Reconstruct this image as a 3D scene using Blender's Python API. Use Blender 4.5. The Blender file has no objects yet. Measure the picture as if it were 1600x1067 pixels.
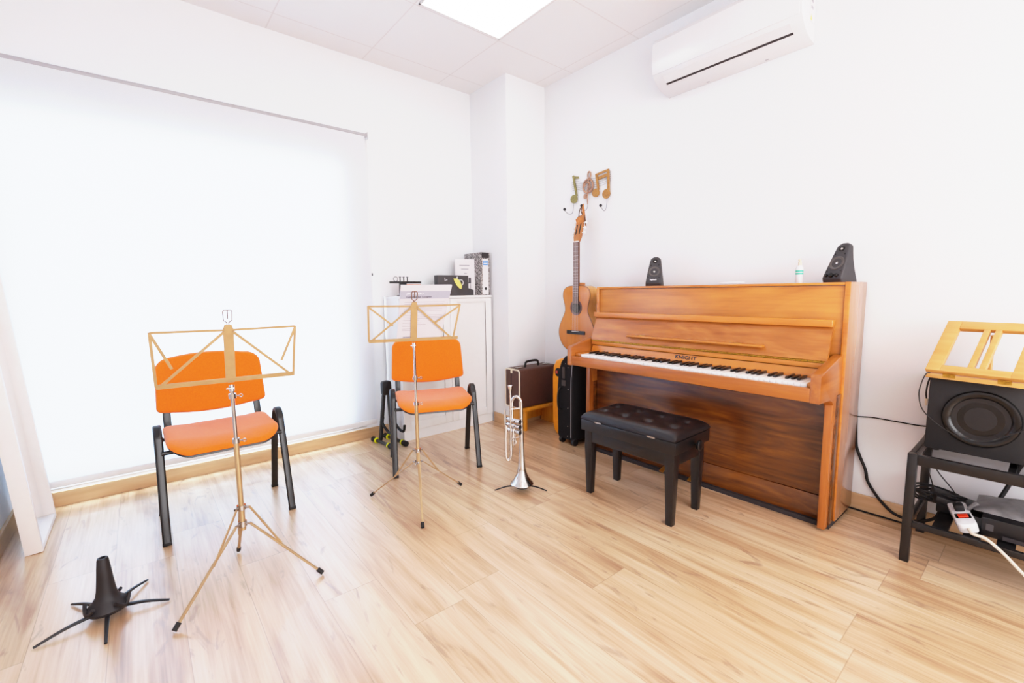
import bpy, bmesh, math, random
from mathutils import Vector, Matrix, Quaternion
random.seed(7)
PI = math.pi
COL = bpy.context.scene.collection
X0, Y0, ZC, XL, YB = 2.7475, 3.355, 2.812, -0.557, -2.6      # room planes

# ------------------------------------------------------------------ materials
def lin(c):
    c = c / 255.0
    return c / 12.92 if c <= 0.04045 else ((c + 0.055) / 1.055) ** 2.4
def rgb(r, g, b): return (lin(r), lin(g), lin(b), 1.0)

def newmat(name):
    m = bpy.data.materials.new(name); m.use_nodes = True
    nt = m.node_tree; nt.nodes.clear()
    out = nt.nodes.new('ShaderNodeOutputMaterial')
    b = nt.nodes.new('ShaderNodeBsdfPrincipled')
    nt.links.new(b.outputs[0], out.inputs[0])
    return m, nt, b, out
def N(nt, t, **kw):
    n = nt.nodes.new(t)
    for k, v in kw.items(): setattr(n, k, v)
    return n
def ramp(nt, stops, interp='LINEAR'):
    r = N(nt, 'ShaderNodeValToRGB'); cr = r.color_ramp; cr.interpolation = interp
    while len(cr.elements) < len(stops): cr.elements.new(0.5)
    for e, (p, c) in zip(cr.elements, stops): e.position = p; e.color = c
    return r
def objco(nt, scale=(1, 1, 1), rot=(0, 0, 0)):
    tc = N(nt, 'ShaderNodeTexCoord'); mp = N(nt, 'ShaderNodeMapping')
    mp.inputs['Scale'].default_value = scale; mp.inputs['Rotation'].default_value = rot
    nt.links.new(tc.outputs['Object'], mp.inputs[0]); return mp.outputs[0]

def plain(name, c, rough=0.5, metal=0.0, var=0.06, vscale=30, bump=0.0, bscale=200, coat=0.0, spec=0.5, sheen=0.0):
    """procedural colour with a faint noise variation"""
    m, nt, b, out = newmat(name)
    co = objco(nt)
    nz = N(nt, 'ShaderNodeTexNoise'); nz.inputs['Scale'].default_value = vscale; nz.inputs['Detail'].default_value = 3
    nt.links.new(co, nz.inputs['Vector'])
    lo = tuple(x * (1 - var) for x in c[:3]) + (1,); hi = tuple(min(1, x * (1 + var)) for x in c[:3]) + (1,)
    r = ramp(nt, [(0.3, lo), (0.7, hi)]); nt.links.new(nz.outputs[0], r.inputs[0])
    nt.links.new(r.outputs[0], b.inputs['Base Color'])
    b.inputs['Roughness'].default_value = rough; b.inputs['Metallic'].default_value = metal
    b.inputs['Coat Weight'].default_value = coat; b.inputs['Specular IOR Level'].default_value = spec
    b.inputs['Sheen Weight'].default_value = sheen
    if bump:
        n2 = N(nt, 'ShaderNodeTexNoise'); n2.inputs['Scale'].default_value = bscale; n2.inputs['Detail'].default_value = 2
        nt.links.new(co, n2.inputs['Vector'])
        bp = N(nt, 'ShaderNodeBump'); bp.inputs['Strength'].default_value = bump; bp.inputs['Distance'].default_value = 0.002
        nt.links.new(n2.outputs[0], bp.inputs['Height']); nt.links.new(bp.outputs[0], b.inputs['Normal'])
    return m

def wood(name, c_lo, c_mid, c_hi, axis='y', rough=0.3, coat=0.2, fine=60, figure=3.0, distort=1.5, spec=0.5):
    m, nt, b, out = newmat(name)
    k = {'x': 0, 'y': 1, 'z': 2}[axis]
    s1 = [figure * 3] * 3; s1[k] = figure * 0.5
    s2 = [fine] * 3; s2[k] = fine * 0.05
    n1 = N(nt, 'ShaderNodeTexNoise'); n1.inputs['Scale'].default_value = 1; n1.inputs['Detail'].default_value = 4; n1.inputs['Distortion'].default_value = distort
    nt.links.new(objco(nt, s1), n1.inputs['Vector'])
    n2 = N(nt, 'ShaderNodeTexNoise'); n2.inputs['Scale'].default_value = 1; n2.inputs['Detail'].default_value = 3
    nt.links.new(objco(nt, s2), n2.inputs['Vector'])
    mx = N(nt, 'ShaderNodeMath', operation='MULTIPLY_ADD'); mx.inputs[1].default_value = 0.35
    nt.links.new(n2.outputs[0], mx.inputs[0])
    m2 = N(nt, 'ShaderNodeMath', operation='MULTIPLY'); m2.inputs[1].default_value = 0.65
    nt.links.new(n1.outputs[0], m2.inputs[0]); nt.links.new(m2.outputs[0], mx.inputs[2])
    r = ramp(nt, [(0.32, c_lo), (0.5, c_mid), (0.68, c_hi)]); nt.links.new(mx.outputs[0], r.inputs[0])
    nt.links.new(r.outputs[0], b.inputs['Base Color'])
    b.inputs['Roughness'].default_value = rough; b.inputs['Coat Weight'].default_value = coat
    b.inputs['Coat Roughness'].default_value = 0.25; b.inputs['Specular IOR Level'].default_value = spec
    return m

def emit(name, c, s):
    m, nt, b, out = newmat(name)
    b.inputs['Base Color'].default_value = c
    b.inputs['Emission Color'].default_value = c; b.inputs['Emission Strength'].default_value = s
    return m

def floor_mat():
    m, nt, b, out = newmat('oak_laminate')
    L = nt.links.new
    tc = N(nt, 'ShaderNodeTexCoord'); sp = N(nt, 'ShaderNodeSeparateXYZ'); L(tc.outputs['Object'], sp.inputs[0])
    def M(op, a, bb=None, c=None):
        n = N(nt, 'ShaderNodeMath', operation=op)
        for i, v in enumerate((a, bb, c)):
            if v is None: continue
            if hasattr(v, 'is_output'): L(v, n.inputs[i])
            else: n.inputs[i].default_value = v
        return n.outputs[0]
    W, LEN = 0.20, 1.35
    u = M('DIVIDE', M('ADD', sp.outputs[0], 0.16), W); row = M('FLOOR', u); fu = M('FRACT', u)
    wn = N(nt, 'ShaderNodeTexWhiteNoise', noise_dimensions='1D'); L(row, wn.inputs['W'])
    v = M('ADD', M('DIVIDE', sp.outputs[1], LEN), M('MULTIPLY', wn.outputs[0], 7.3)); colm = M('FLOOR', v); fv = M('FRACT', v)
    cid = N(nt, 'ShaderNodeCombineXYZ'); L(row, cid.inputs[0]); L(colm, cid.inputs[1])
    pr = N(nt, 'ShaderNodeTexWhiteNoise', noise_dimensions='2D'); L(cid.outputs[0], pr.inputs['Vector'])
    prand = pr.outputs['Value']
    # grain coordinates, shifted per plank
    gx = M('MULTIPLY_ADD', prand, 31.0, sp.outputs[0]); gy = M('MULTIPLY_ADD', prand, 17.0, sp.outputs[1])
    def noise(sx, sy, det, dist):
        cv = N(nt, 'ShaderNodeCombineXYZ'); L(M('MULTIPLY', gx, sx), cv.inputs[0]); L(M('MULTIPLY', gy, sy), cv.inputs[1])
        n = N(nt, 'ShaderNodeTexNoise'); n.inputs['Scale'].default_value = 1; n.inputs['Detail'].default_value = det; n.inputs['Distortion'].default_value = dist
        L(cv.outputs[0], n.inputs['Vector']); return n.outputs[0]
    big = noise(11, 1.1, 4, 1.2); fine = noise(140, 3.5, 3, 0.3); knot = noise(10, 2.2, 6, 3.0); mid = noise(38, 1.6, 3, .8)
    g = M('ADD', M('ADD', M('MULTIPLY', big, 0.58), M('MULTIPLY', fine, 0.20)), M('MULTIPLY', mid, 0.22))
    g = M('ADD', g, M('MULTIPLY', M('SUBTRACT', prand, 0.5), 0.10))
    r = ramp(nt, [(0.28, rgb(156, 113, 78)), (0.41, rgb(197, 156, 117)), (0.51, rgb(217, 180, 141)), (0.66, rgb(233, 203, 168))])
    L(g, r.inputs[0])
    kr = ramp(nt, [(0.61, (0, 0, 0, 1)), (0.70, (1, 1, 1, 1))]); L(knot, kr.inputs[0])
    kk = M('MULTIPLY', kr.outputs[0], 0.55)
    mixk = N(nt, 'ShaderNodeMix', data_type='RGBA'); L(kk, mixk.inputs[0]); L(r.outputs[0], mixk.inputs[6]); mixk.inputs[7].default_value = rgb(146, 112, 90)
    # seams
    e1 = M('MINIMUM', fu, M('SUBTRACT', 1.0, fu)); e2 = M('MINIMUM', fv, M('SUBTRACT', 1.0, fv))
    s = M('MAXIMUM', M('LESS_THAN', e1, 0.006), M('LESS_THAN', e2, 0.0011))
    mixs = N(nt, 'ShaderNodeMix', data_type='RGBA'); L(M('MULTIPLY', s, 0.42), mixs.inputs[0]); L(mixk.outputs[2], mixs.inputs[6]); mixs.inputs[7].default_value = rgb(120, 88, 62)
    L(mixs.outputs[2], b.inputs['Base Color'])
    b.inputs['Roughness'].default_value = 0.38; b.inputs['Specular IOR Level'].default_value = 1.0; b.inputs['Coat Weight'].default_value = 1.0; b.inputs['Coat IOR'].default_value = 1.6; b.inputs['Coat Roughness'].default_value = 0.25
    bp = N(nt, 'ShaderNodeBump'); bp.inputs['Strength'].default_value = 0.08; bp.inputs['Distance'].default_value = 0.002
    L(fine, bp.inputs['Height']); L(bp.outputs[0], b.inputs['Normal'])
    return m

def ceiling_mat():
    m, nt, b, out = newmat('ceiling_tiles'); L = nt.links.new
    tc = N(nt, 'ShaderNodeTexCoord'); sp = N(nt, 'ShaderNodeSeparateXYZ'); L(tc.outputs['Object'], sp.inputs[0])
    def edge(o, off, w):
        a = N(nt, 'ShaderNodeMath', operation='SUBTRACT'); L(o, a.inputs[0]); a.inputs[1].default_value = off
        d = N(nt, 'ShaderNodeMath', operation='DIVIDE'); L(a.outputs[0], d.inputs[0]); d.inputs[1].default_value = w
        f = N(nt, 'ShaderNodeMath', operation='FRACT'); L(d.outputs[0], f.inputs[0])
        p = N(nt, 'ShaderNodeMath', operation='PINGPONG'); L(f.outputs[0], p.inputs[0]); p.inputs[1].default_value = 0.5
        l = N(nt, 'ShaderNodeMath', operation='LESS_THAN'); L(p.outputs[0], l.inputs[0]); l.inputs[1].default_value = 0.006
        return l.outputs[0]
    mx = N(nt, 'ShaderNodeMath', operation='MAXIMUM'); L(edge(sp.outputs[0], 0.762, 0.626), mx.inputs[0]); L(edge(sp.outputs[1], 1.935, 0.61), mx.inputs[1])
    mix = N(nt, 'ShaderNodeMix', data_type='RGBA'); L(mx.outputs[0], mix.inputs[0])
    mix.inputs[6].default_value = rgb(245, 242, 242); mix.inputs[7].default_value = rgb(233, 227, 226)
    L(mix.outputs[2], b.inputs['Base Color']); b.inputs['Roughness'].default_value = 0.9
    return m

def blind_mat():
    m, nt, b, out = newmat('roller_blind_fabric'); L = nt.links.new
    co = objco(nt)
    nz = N(nt, 'ShaderNodeTexNoise'); nz.inputs['Scale'].default_value = 400; L(co, nz.inputs['Vector'])
    r = ramp(nt, [(0.3, rgb(240, 240, 242)), (0.7, rgb(248, 248, 250))]); L(nz.outputs[0], r.inputs[0])
    d = N(nt, 'ShaderNodeBsdfDiffuse'); t = N(nt, 'ShaderNodeBsdfTranslucent'); mix = N(nt, 'ShaderNodeMixShader')
    L(r.outputs[0], d.inputs[0]); t.inputs[0].default_value = rgb(226, 240, 255); mix.inputs[0].default_value = 0.2
    L(d.outputs[0], mix.inputs[1]); L(t.outputs[0], mix.inputs[2])
    tr = N(nt, 'ShaderNodeBsdfTransparent'); m2 = N(nt, 'ShaderNodeMixShader'); m2.inputs[0].default_value = 0.035     # thin weave
    L(mix.outputs[0], m2.inputs[1]); L(tr.outputs[0], m2.inputs[2]); L(m2.outputs[0], out.inputs[0])
    return m
def glass_mat(name, tint=(1, 1, 1, 1), gloss=0.08, rough=0.02):
    m, nt, b, out = newmat(name); L = nt.links.new
    t = N(nt, 'ShaderNodeBsdfTransparent'); t.inputs[0].default_value = tint
    g = N(nt, 'ShaderNodeBsdfGlossy'); g.inputs['Roughness'].default_value = rough
    mix = N(nt, 'ShaderNodeMixShader'); mix.inputs[0].default_value = gloss
    L(t.outputs[0], mix.inputs[1]); L(g.outputs[0], mix.inputs[2]); L(mix.outputs[0], out.inputs[0]); return m
def marble_mat():
    m, nt, b, out = newmat('marbled_board'); L = nt.links.new
    nz = N(nt, 'ShaderNodeTexNoise'); nz.inputs['Scale'].default_value = 70; nz.inputs['Detail'].default_value = 4; nz.inputs['Distortion'].default_value = 2
    L(objco(nt), nz.inputs['Vector'])
    r = ramp(nt, [(0.42, rgb(60, 54, 54)), (0.5, rgb(130, 122, 120)), (0.58, rgb(205, 200, 198))]); L(nz.outputs[0], r.inputs[0])
    L(r.outputs[0], b.inputs['Base Color']); b.inputs['Roughness'].default_value = 0.5; return m

M = {}
M['wall'] = plain('white_wall_paint', rgb(240, 240, 242), 0.9, var=0.006, vscale=3, bump=0.05, bscale=300)
M['floor'] = floor_mat(); M['ceil'] = ceiling_mat()
M['base'] = wood('oak_baseboard', rgb(186, 146, 106), rgb(204, 166, 126), rgb(218, 184, 146), 'x', 0.4, 0.1, 50, 2)
M['basey'] = wood('oak_baseboard_long', rgb(186, 146, 106), rgb(204, 166, 126), rgb(218, 184, 146), 'y', 0.4, 0.1, 50, 2)
M['white'] = plain('white_lacquer', rgb(240, 236, 235), 0.4, var=0.01)
M['whiteplastic'] = plain('white_plastic', rgb(233, 231, 233), 0.25, var=0.008, coat=0.3)
M['frame'] = plain('warm_white_lacquer', rgb(240, 231, 226), 0.45, var=0.012)
M['mirror'] = plain('mirror_silver', (0.93, 0.94, 0.95, 1), 0.01, metal=1.0, var=0.002)
M['blind'] = blind_mat(); M['glass'] = glass_mat('window_glass')
M['alu'] = plain('brushed_aluminium', rgb(214, 210, 210), 0.35, metal=0.6, var=0.03)
M['tubegrey'] = plain('pale_grey_tube', rgb(176, 170, 174), 0.4, var=0.02)
M['orange'] = plain('orange_upholstery', rgb(240, 118, 24), 0.85, var=0.08, vscale=120, bump=0.35, bscale=900, sheen=0.4, spec=0.2)
M['black'] = plain('black_powder_coat', rgb(20, 18, 19), 0.34, var=0.08, coat=0.15)
M['blackplastic'] = plain('black_plastic', rgb(25, 23, 25), 0.42, var=0.08)
M['matteblack'] = plain('matte_black_plastic', rgb(34, 30, 32), 0.55, var=0.08)
M['rubber'] = plain('black_rubber', rgb(26, 24, 25), 0.7, var=0.1)
M['gold'] = plain('champagne_brass', rgb(190, 157, 114), 0.42, metal=0.45, var=0.06)
M['hook'] = plain('dull_bronze_wire', rgb(150, 122, 104), 0.45, metal=0.4, var=0.05)
M['goldleg'] = plain('satin_brass_tube', rgb(186, 156, 118), 0.4, metal=0.6, var=0.06)
M['chrome'] = plain('chrome', rgb(178, 172, 168), 0.14, metal=1.0, var=0.02)
M['silver'] = plain('silver_plate', rgb(206, 200, 196), 0.14, metal=1.0, var=0.03)
M['brass'] = plain('piano_hinge_brass', rgb(190, 146, 62), 0.3, metal=0.9, var=0.25, vscale=120)
PW = (rgb(142, 76, 28), rgb(178, 102, 40), rgb(200, 122, 50))
M['pwood'] = wood('piano_walnut', rgb(172, 100, 36), rgb(200, 124, 48), rgb(216, 140, 58), 'y', 0.28, 0.3, 70, 2.2, 2.2)
M['pfall'] = wood('piano_walnut_fallboard', rgb(150, 86, 34), rgb(180, 108, 46), rgb(200, 128, 58), 'y', 0.26, 0.35, 50, 3.0, 3.2)
M['pwoodz'] = wood('piano_walnut_upright', *PW, 'z', 0.28, 0.35, 70, 2.2, 1.5)
M['pwoodx'] = wood('piano_walnut_cheek_shaded', rgb(146, 82, 34), rgb(174, 102, 42), rgb(194, 120, 50), 'x', 0.28, 0.35, 70, 2.2, 1.5)  # walnut copy darkened slightly, shade on the upright faces painted in
M['pside'] = wood('piano_side_sheen_tint', rgb(150, 98, 62), rgb(170, 114, 74), rgb(182, 126, 86), 'z', 0.22, 0.6, 70, 1.6, 1.2, 0.8)  # greyer walnut; the wall's reflected sheen is put into this colour
M['pslip'] = wood('piano_walnut_slip_shaded', rgb(146, 82, 32), rgb(170, 98, 40), rgb(190, 116, 50), 'y', 0.28, 0.3, 70, 2.2, 1.8)  # darker walnut copy; the slip's shade is put into the colour
M['pdark'] = wood('piano_walnut_figured_shaded', rgb(72, 38, 13), rgb(102, 56, 20), rgb(132, 75, 26), 'y', 0.25, 0.4, 50, 3.2, 3.5)  # figured walnut darkened; shading of the lower front is in the colour
M['pbright'] = wood('piano_walnut_lid', rgb(178, 100, 36), rgb(204, 122, 46), rgb(220, 140, 56), 'y', 0.26, 0.35, 60, 2.0, 1.5)
M['ivory'] = plain('white_keytop', rgb(244, 242, 240), 0.2, var=0.01, coat=0.3)
M['ebony'] = plain('black_keytop', rgb(28, 25, 25), 0.3, var=0.05)
M['leather'] = plain('black_leatherette', rgb(22, 19, 22), 0.36, var=0.1, bump=0.12, bscale=350, spec=0.6)
M['satinblack'] = plain('satin_black_lacquer', rgb(18, 15, 17), 0.32, var=0.08, coat=0.2)
M['gtop'] = wood('spruce_guitar_top', rgb(188, 106, 24), rgb(206, 124, 34), rgb(218, 140, 48), 'z', 0.25, 0.4, 120, 2.0, 0.6)
M['gside'] = wood('guitar_side_wood', rgb(200, 130, 52), rgb(222, 154, 70), rgb(236, 172, 88), 'z', 0.25, 0.4, 60, 2.0, 0.8)
M['gneck'] = wood('guitar_neck_wood', rgb(150, 92, 48), rgb(184, 120, 66), rgb(204, 142, 84), 'z', 0.4, 0.2, 60, 3.0, 0.8)
M['gneckd'] = plain('dark_neck_wood', rgb(112, 74, 54), 0.45, var=0.1, vscale=50)
M['fret'] = plain('rosewood_fretboard', rgb(104, 74, 68), 0.5, var=0.15, vscale=60)
M['strapw'] = plain('tan_leather_strap', rgb(190, 118, 60), 0.6, var=0.2, vscale=60)
M['strapd'] = plain('dark_leather_strap', rgb(92, 66, 50), 0.6, var=0.2, vscale=60)
M['cream'] = plain('cream_trim', rgb(226, 210, 186), 0.5, var=0.03)
M['brown'] = plain('brown_vinyl', rgb(84, 56, 48), 0.5, var=0.08, vscale=40, bump=0.2, bscale=600)
M['stoolwood'] = wood('orange_pine', rgb(196, 124, 34), rgb(216, 146, 48), rgb(230, 164, 66), 'z', 0.35, 0.3, 60, 3, 1)
M['caseorange'] = plain('orange_shell', rgb(244, 150, 24), 0.4, var=0.05, coat=0.2)
M['cloth'] = plain('black_case_cloth', rgb(36, 34, 36), 0.8, var=0.15, vscale=200, bump=0.3, bscale=800, spec=0.2)
M['clothg'] = plain('charcoal_case_pocket', rgb(80, 73, 72), 0.8, var=0.12, vscale=200, bump=0.3, bscale=800, spec=0.2)
M['subfelt'] = plain('black_speaker_vinyl', rgb(27, 25, 26), 0.62, var=0.1, vscale=200, bump=0.1, bscale=600)
M['speaker'] = plain('charcoal_plastic', rgb(58, 55, 58), 0.5, var=0.06)
M['cone'] = plain('speaker_cone', rgb(88, 82, 80), 0.6, var=0.06)
M['gloss'] = plain('gloss_black', rgb(14, 13, 14), 0.2, var=0.05)
M['standwood'] = wood('honey_beech', rgb(200, 140, 70), rgb(216, 160, 90), rgb(226, 176, 108), 'y', 0.4, 0.15, 60, 2.5, 0.8)
M['shadeglass'] = glass_mat('smoked_glass_top', (0.82, 0.82, 0.83, 1), 0.12, 0.03)
M['paper'] = plain('paper', rgb(236, 230, 232), 0.8, var=0.01)
M['bookgrey'] = plain('pale_mauve_paper', rgb(214, 206, 212), 0.7, var=0.012)
M['band'] = plain('blue_grey_print', rgb(172, 170, 186), 0.7, var=0.02)
M['ink'] = plain('dark_print', rgb(70, 66, 74), 0.7, var=0.02)
M['greyink'] = plain('grey_print', rgb(176, 170, 178), 0.7, var=0.02)
M['whiteink'] = plain('white_print', rgb(240, 238, 242), 0.6, var=0.01)
M['marble'] = marble_mat()
M['blue'] = plain('blue_print', rgb(92, 152, 226), 0.6, var=0.03)
M['boxgrey'] = plain('charcoal_card', rgb(70, 66, 68), 0.6, var=0.05)
M['leafyellow'] = plain('yellow_card', rgb(232, 220, 120), 0.6, var=0.04)
M['pink'] = plain('coral_card', rgb(238, 146, 122), 0.6, var=0.05)
M['teal'] = plain('mint_plastic', rgb(140, 208, 190), 0.5, var=0.04)
M['yellow'] = plain('yellow_rubber_ring', rgb(232, 226, 20), 0.5, var=0.04)
M['olive'] = plain('olive_patina', rgb(142, 134, 84), 0.45, metal=0.3, var=0.3, vscale=60)
M['bronze'] = plain('rose_bronze', rgb(172, 134, 112), 0.45, metal=0.3, var=0.25, vscale=60)
M['goldleaf'] = plain('antique_gold', rgb(176, 128, 70), 0.45, metal=0.3, var=0.3, vscale=60)
M['wire'] = plain('grey_wire', rgb(150, 146, 150), 0.4, metal=0.6, var=0.05)
M['green'] = plain('green_label', rgb(56, 186, 158), 0.5, var=0.03)
M['red'] = plain('red_switch', rgb(232, 62, 30), 0.35, var=0.03)
M['whitecable'] = plain('white_cable', rgb(222, 208, 190), 0.5, var=0.03)
M['bag'] = plain('grey_plastic_bag', rgb(112, 108, 108), 0.35, var=0.3, vscale=25, bump=0.6, bscale=40)
M['panel'] = emit('led_panel_diffuser', (0.99, 0.975, 0.99, 1), 7.0)
M['dark'] = plain('dark_gap', rgb(50, 44, 46), 0.7, var=0.05)
M['wheel'] = plain('dark_wheel', rgb(24, 22, 24), 0.5, var=0.05)
M['palered'] = plain('dusty_red_emblem', rgb(190, 70, 60), 0.5, var=0.05)

# ------------------------------------------------------------------ mesh helpers
def nb(): return bmesh.new()
def merge(dst, src):
    me = bpy.data.meshes.new('tmp'); src.to_mesh(me); src.free(); dst.from_mesh(me); bpy.data.meshes.remove(me); return dst
def bx(bm, x0, x1, y0, y1, z0, z1, r=0.0, seg=2):
    t = bmesh.new()
    bmesh.ops.create_cube(t, size=1.0)
    for v in t.verts:
        v.co = Vector(((x0 + x1) / 2 + v.co.x * (x1 - x0), (y0 + y1) / 2 + v.co.y * (y1 - y0), (z0 + z1) / 2 + v.co.z * (z1 - z0)))
    if r > 0: bmesh.ops.bevel(t, geom=t.edges[:], offset=r, segments=seg, profile=0.5, affect='EDGES')
    return merge(bm, t)
def xf(bm, mtx): bm.transform(mtx); return bm
def frame(o, u, v):
    u = Vector(u).normalized(); v = Vector(v); v = (v - u * v.dot(u)).normalized(); w = u.cross(v)
    m = Matrix.Identity(4)
    for i in range(3): m[i][0] = u[i]; m[i][1] = v[i]; m[i][2] = w[i]; m[i][3] = o[i]
    return m
def catmull(pts, n=8):
    P = [Vector(p) for p in pts]
    if len(P) < 3: return P
    out = []
    for i in range(len(P) - 1):
        p0 = P[i - 1] if i else P[0] * 2 - P[1]; p1, p2 = P[i], P[i + 1]; p3 = P[i + 2] if i + 2 < len(P) else P[-1] * 2 - P[-2]
        for k in range(n):
            t = k / n
            out.append(0.5 * ((2 * p1) + (p2 - p0) * t + (2 * p0 - 5 * p1 + 4 * p2 - p3) * t * t + (3 * p1 - p0 - 3 * p2 + p3) * t ** 3))
    out.append(P[-1]); return out
def sweep(bm, pts, sec, up=None, scale=None, cap=True):
    """sweep a closed 2D section along points; with up given the section's y follows up"""
    P = [Vector(p) for p in pts]; n = len(P); rings = []
    T = []
    for i in range(n):
        a = P[max(i - 1, 0)]; b = P[min(i + 1, n - 1)]; T.append((b - a).normalized())
    ref = Vector(up) if up else (Vector((0, 0, 1)) if abs(T[0].z) < 0.9 else Vector((1, 0, 0)))
    x = ref.cross(T[0]).normalized(); y = T[0].cross(x).normalized()
    for i in range(n):
        if i:
            if up: 
                x = Vector(up).cross(T[i]).normalized(); y = T[i].cross(x).normalized()
            else:
                q = T[i - 1].rotation_difference(T[i]); x = (q @ x).normalized(); y = T[i].cross(x).normalized()
        s = scale[i] if isinstance(scale, (list, tuple)) else (scale or 1.0)
        rings.append([bm.verts.new(P[i] + x * (a * s) + y * (b * s)) for a, b in sec])
    m = len(sec)
    for i in range(n - 1):
        for k in range(m):
            bm.faces.new((rings[i][k], rings[i][(k + 1) % m], rings[i + 1][(k + 1) % m], rings[i + 1][k]))
    if cap:
        bm.faces.new(rings[0][::-1]); bm.faces.new(rings[-1])
    return bm
def circ(n=10, r=1.0, ry=None): return [(r * math.cos(2 * PI * k / n), (ry or r) * math.sin(2 * PI * k / n)) for k in range(n)]
def tube(bm, pts, r, n=10, cap=True):
    if isinstance(r, (list, tuple)): return sweep(bm, pts, circ(n), scale=list(r), cap=cap)
    return sweep(bm, pts, circ(n, r), cap=cap)
def rod(bm, a, b, r, r2=None, n=12): return tube(bm, [a, b], [r, r2 if r2 is not None else r], n)
def lathe(bm, prof, n=32, mtx=None):
    t = bmesh.new(); rings = []
    for r, z in prof:
        if r < 1e-6: rings.append([t.verts.new((0, 0, z))])
        else: rings.append([t.verts.new((r * math.cos(2 * PI * k / n), r * math.sin(2 * PI * k / n), z)) for k in range(n)])
    for a, b in zip(rings, rings[1:]):
        for k in range(n):
            k2 = (k + 1) % n
            if len(a) == 1 and len(b) == 1: continue
            if len(a) == 1: t.faces.new((a[0], b[k2], b[k]))
            elif len(b) == 1: t.faces.new((a[k], a[k2], b[0]))
            else: t.faces.new((a[k], a[k2], b[k2], b[k]))
    if len(rings[0]) > 1: t.faces.new(rings[0][::-1])
    if len(rings[-1]) > 1: t.faces.new(rings[-1])
    bmesh.ops.recalc_face_normals(t, faces=t.faces[:])
    if mtx is not None: t.transform(mtx)
    return merge(bm, t)
def prism(bm, poly, d0, d1, mtx=None, r=0.0, seg=2):
    """polygon in XY extruded from z=d0 to z=d1, then moved by mtx"""
    t = bmesh.new()
    a = [t.verts.new((p[0], p[1], d0)) for p in poly]; b = [t.verts.new((p[0], p[1], d1)) for p in poly]
    t.faces.new(a[::-1]); t.faces.new(b); n = len(poly)
    for k in range(n): t.faces.new((a[k], a[(k + 1) % n], b[(k + 1) % n], b[k]))
    bmesh.ops.recalc_face_normals(t, faces=t.faces[:])
    if r > 0:
        es = [e for e in t.edges if abs(e.verts[0].co.z - e.verts[1].co.z) < 1e-6]
        bmesh.ops.bevel(t, geom=es, offset=r, segments=seg, profile=0.5, affect='EDGES')
    if mtx is not None: t.transform(mtx)
    return merge(bm, t)
XZ = lambda y: Matrix(((1, 0, 0, 0), (0, 0, 1, y), (0, 1, 0, 0), (0, 0, 0, 1)))     # (x,z) polygon, extruded along y
YZ = lambda x: Matrix(((0, 0, 1, x), (1, 0, 0, 0), (0, 1, 0, 0), (0, 0, 0, 1)))     # (y,z) polygon, extruded along x
def rrect(w, h, r, n=6, cx=0, cy=0):
    out = []
    for sx, sy, a0 in ((1, 1, 0), (-1, 1, 90), (-1, -1, 180), (1, -1, 270)):
        for k in range(n + 1):
            a = math.radians(a0 + 90 * k / n)
            out.append((cx + sx * (w / 2 - r) + r * math.cos(a), cy + sy * (h / 2 - r) + r * math.sin(a)))
    return out
def pad(bm, outline, h_top, h_bot, bend=None, edge=0.02, rings=10):
    """cushion over an outline: rounded edges, both faces, then bent"""
    t = bmesh.new(); n = len(outline)
    cx = sum(p[0] for p in outline) / n; cy = sum(p[1] for p in outline) / n
    size = max(math.hypot(p[0] - cx, p[1] - cy) for p in outline)
    def ring(s, z): return [t.verts.new((cx + (p[0] - cx) * s, cy + (p[1] - cy) * s, z)) for p in outline]
    S = []
    for side, h in ((1, h_top), (-1, h_bot)):
        lst = []
        for k in range(1, 5):
            a = k / 4 * PI / 2; lst.append((1 - edge / size * (1 - math.cos(a)), h * math.sin(a)))
        s0 = lst[-1][0]
        for k in range(1, rings): lst.append((s0 * (1 - k / rings), h))
        S.append(lst)
    mid = ring(1.0, 0)
    for lst, flip in ((S[0], False), (S[1], True)):
        prev = mid
        for s, z in lst:
            cur = ring(s, z)
            for k in range(n):
                q = (prev[k], prev[(k + 1) % n], cur[(k + 1) % n], cur[k])
                t.faces.new(q[::-1] if flip else q)
            prev = cur
        c = t.verts.new((cx, cy, lst[-1][1]))
        for k in range(n):
            q = (prev[k], prev[(k + 1) % n], c); t.faces.new(q[::-1] if flip else q)
    if bend:
        for v in t.verts: v.co = Vector(bend(v.co.x, v.co.y, v.co.z))
    bmesh.ops.recalc_face_normals(t, faces=t.faces[:])
    return merge(bm, t)
def text_bm(s, size, extrude=0.0008, align='LEFT', bold=0.0):
    cu = bpy.data.curves.new('tmp_text', 'FONT'); cu.body = s; cu.size = size; cu.extrude = extrude; cu.align_x = align; cu.offset = bold; cu.resolution_u = 3
    o = bpy.data.objects.new('tmp_text', cu); COL.objects.link(o)
    dg = bpy.context.evaluated_depsgraph_get(); dg.update()
    me = bpy.data.meshes.new_from_object(o.evaluated_get(dg))
    bm = bmesh.new(); bm.from_mesh(me)
    bpy.data.meshes.remove(me); bpy.data.objects.remove(o); bpy.data.curves.remove(cu)
    return bm

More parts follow.
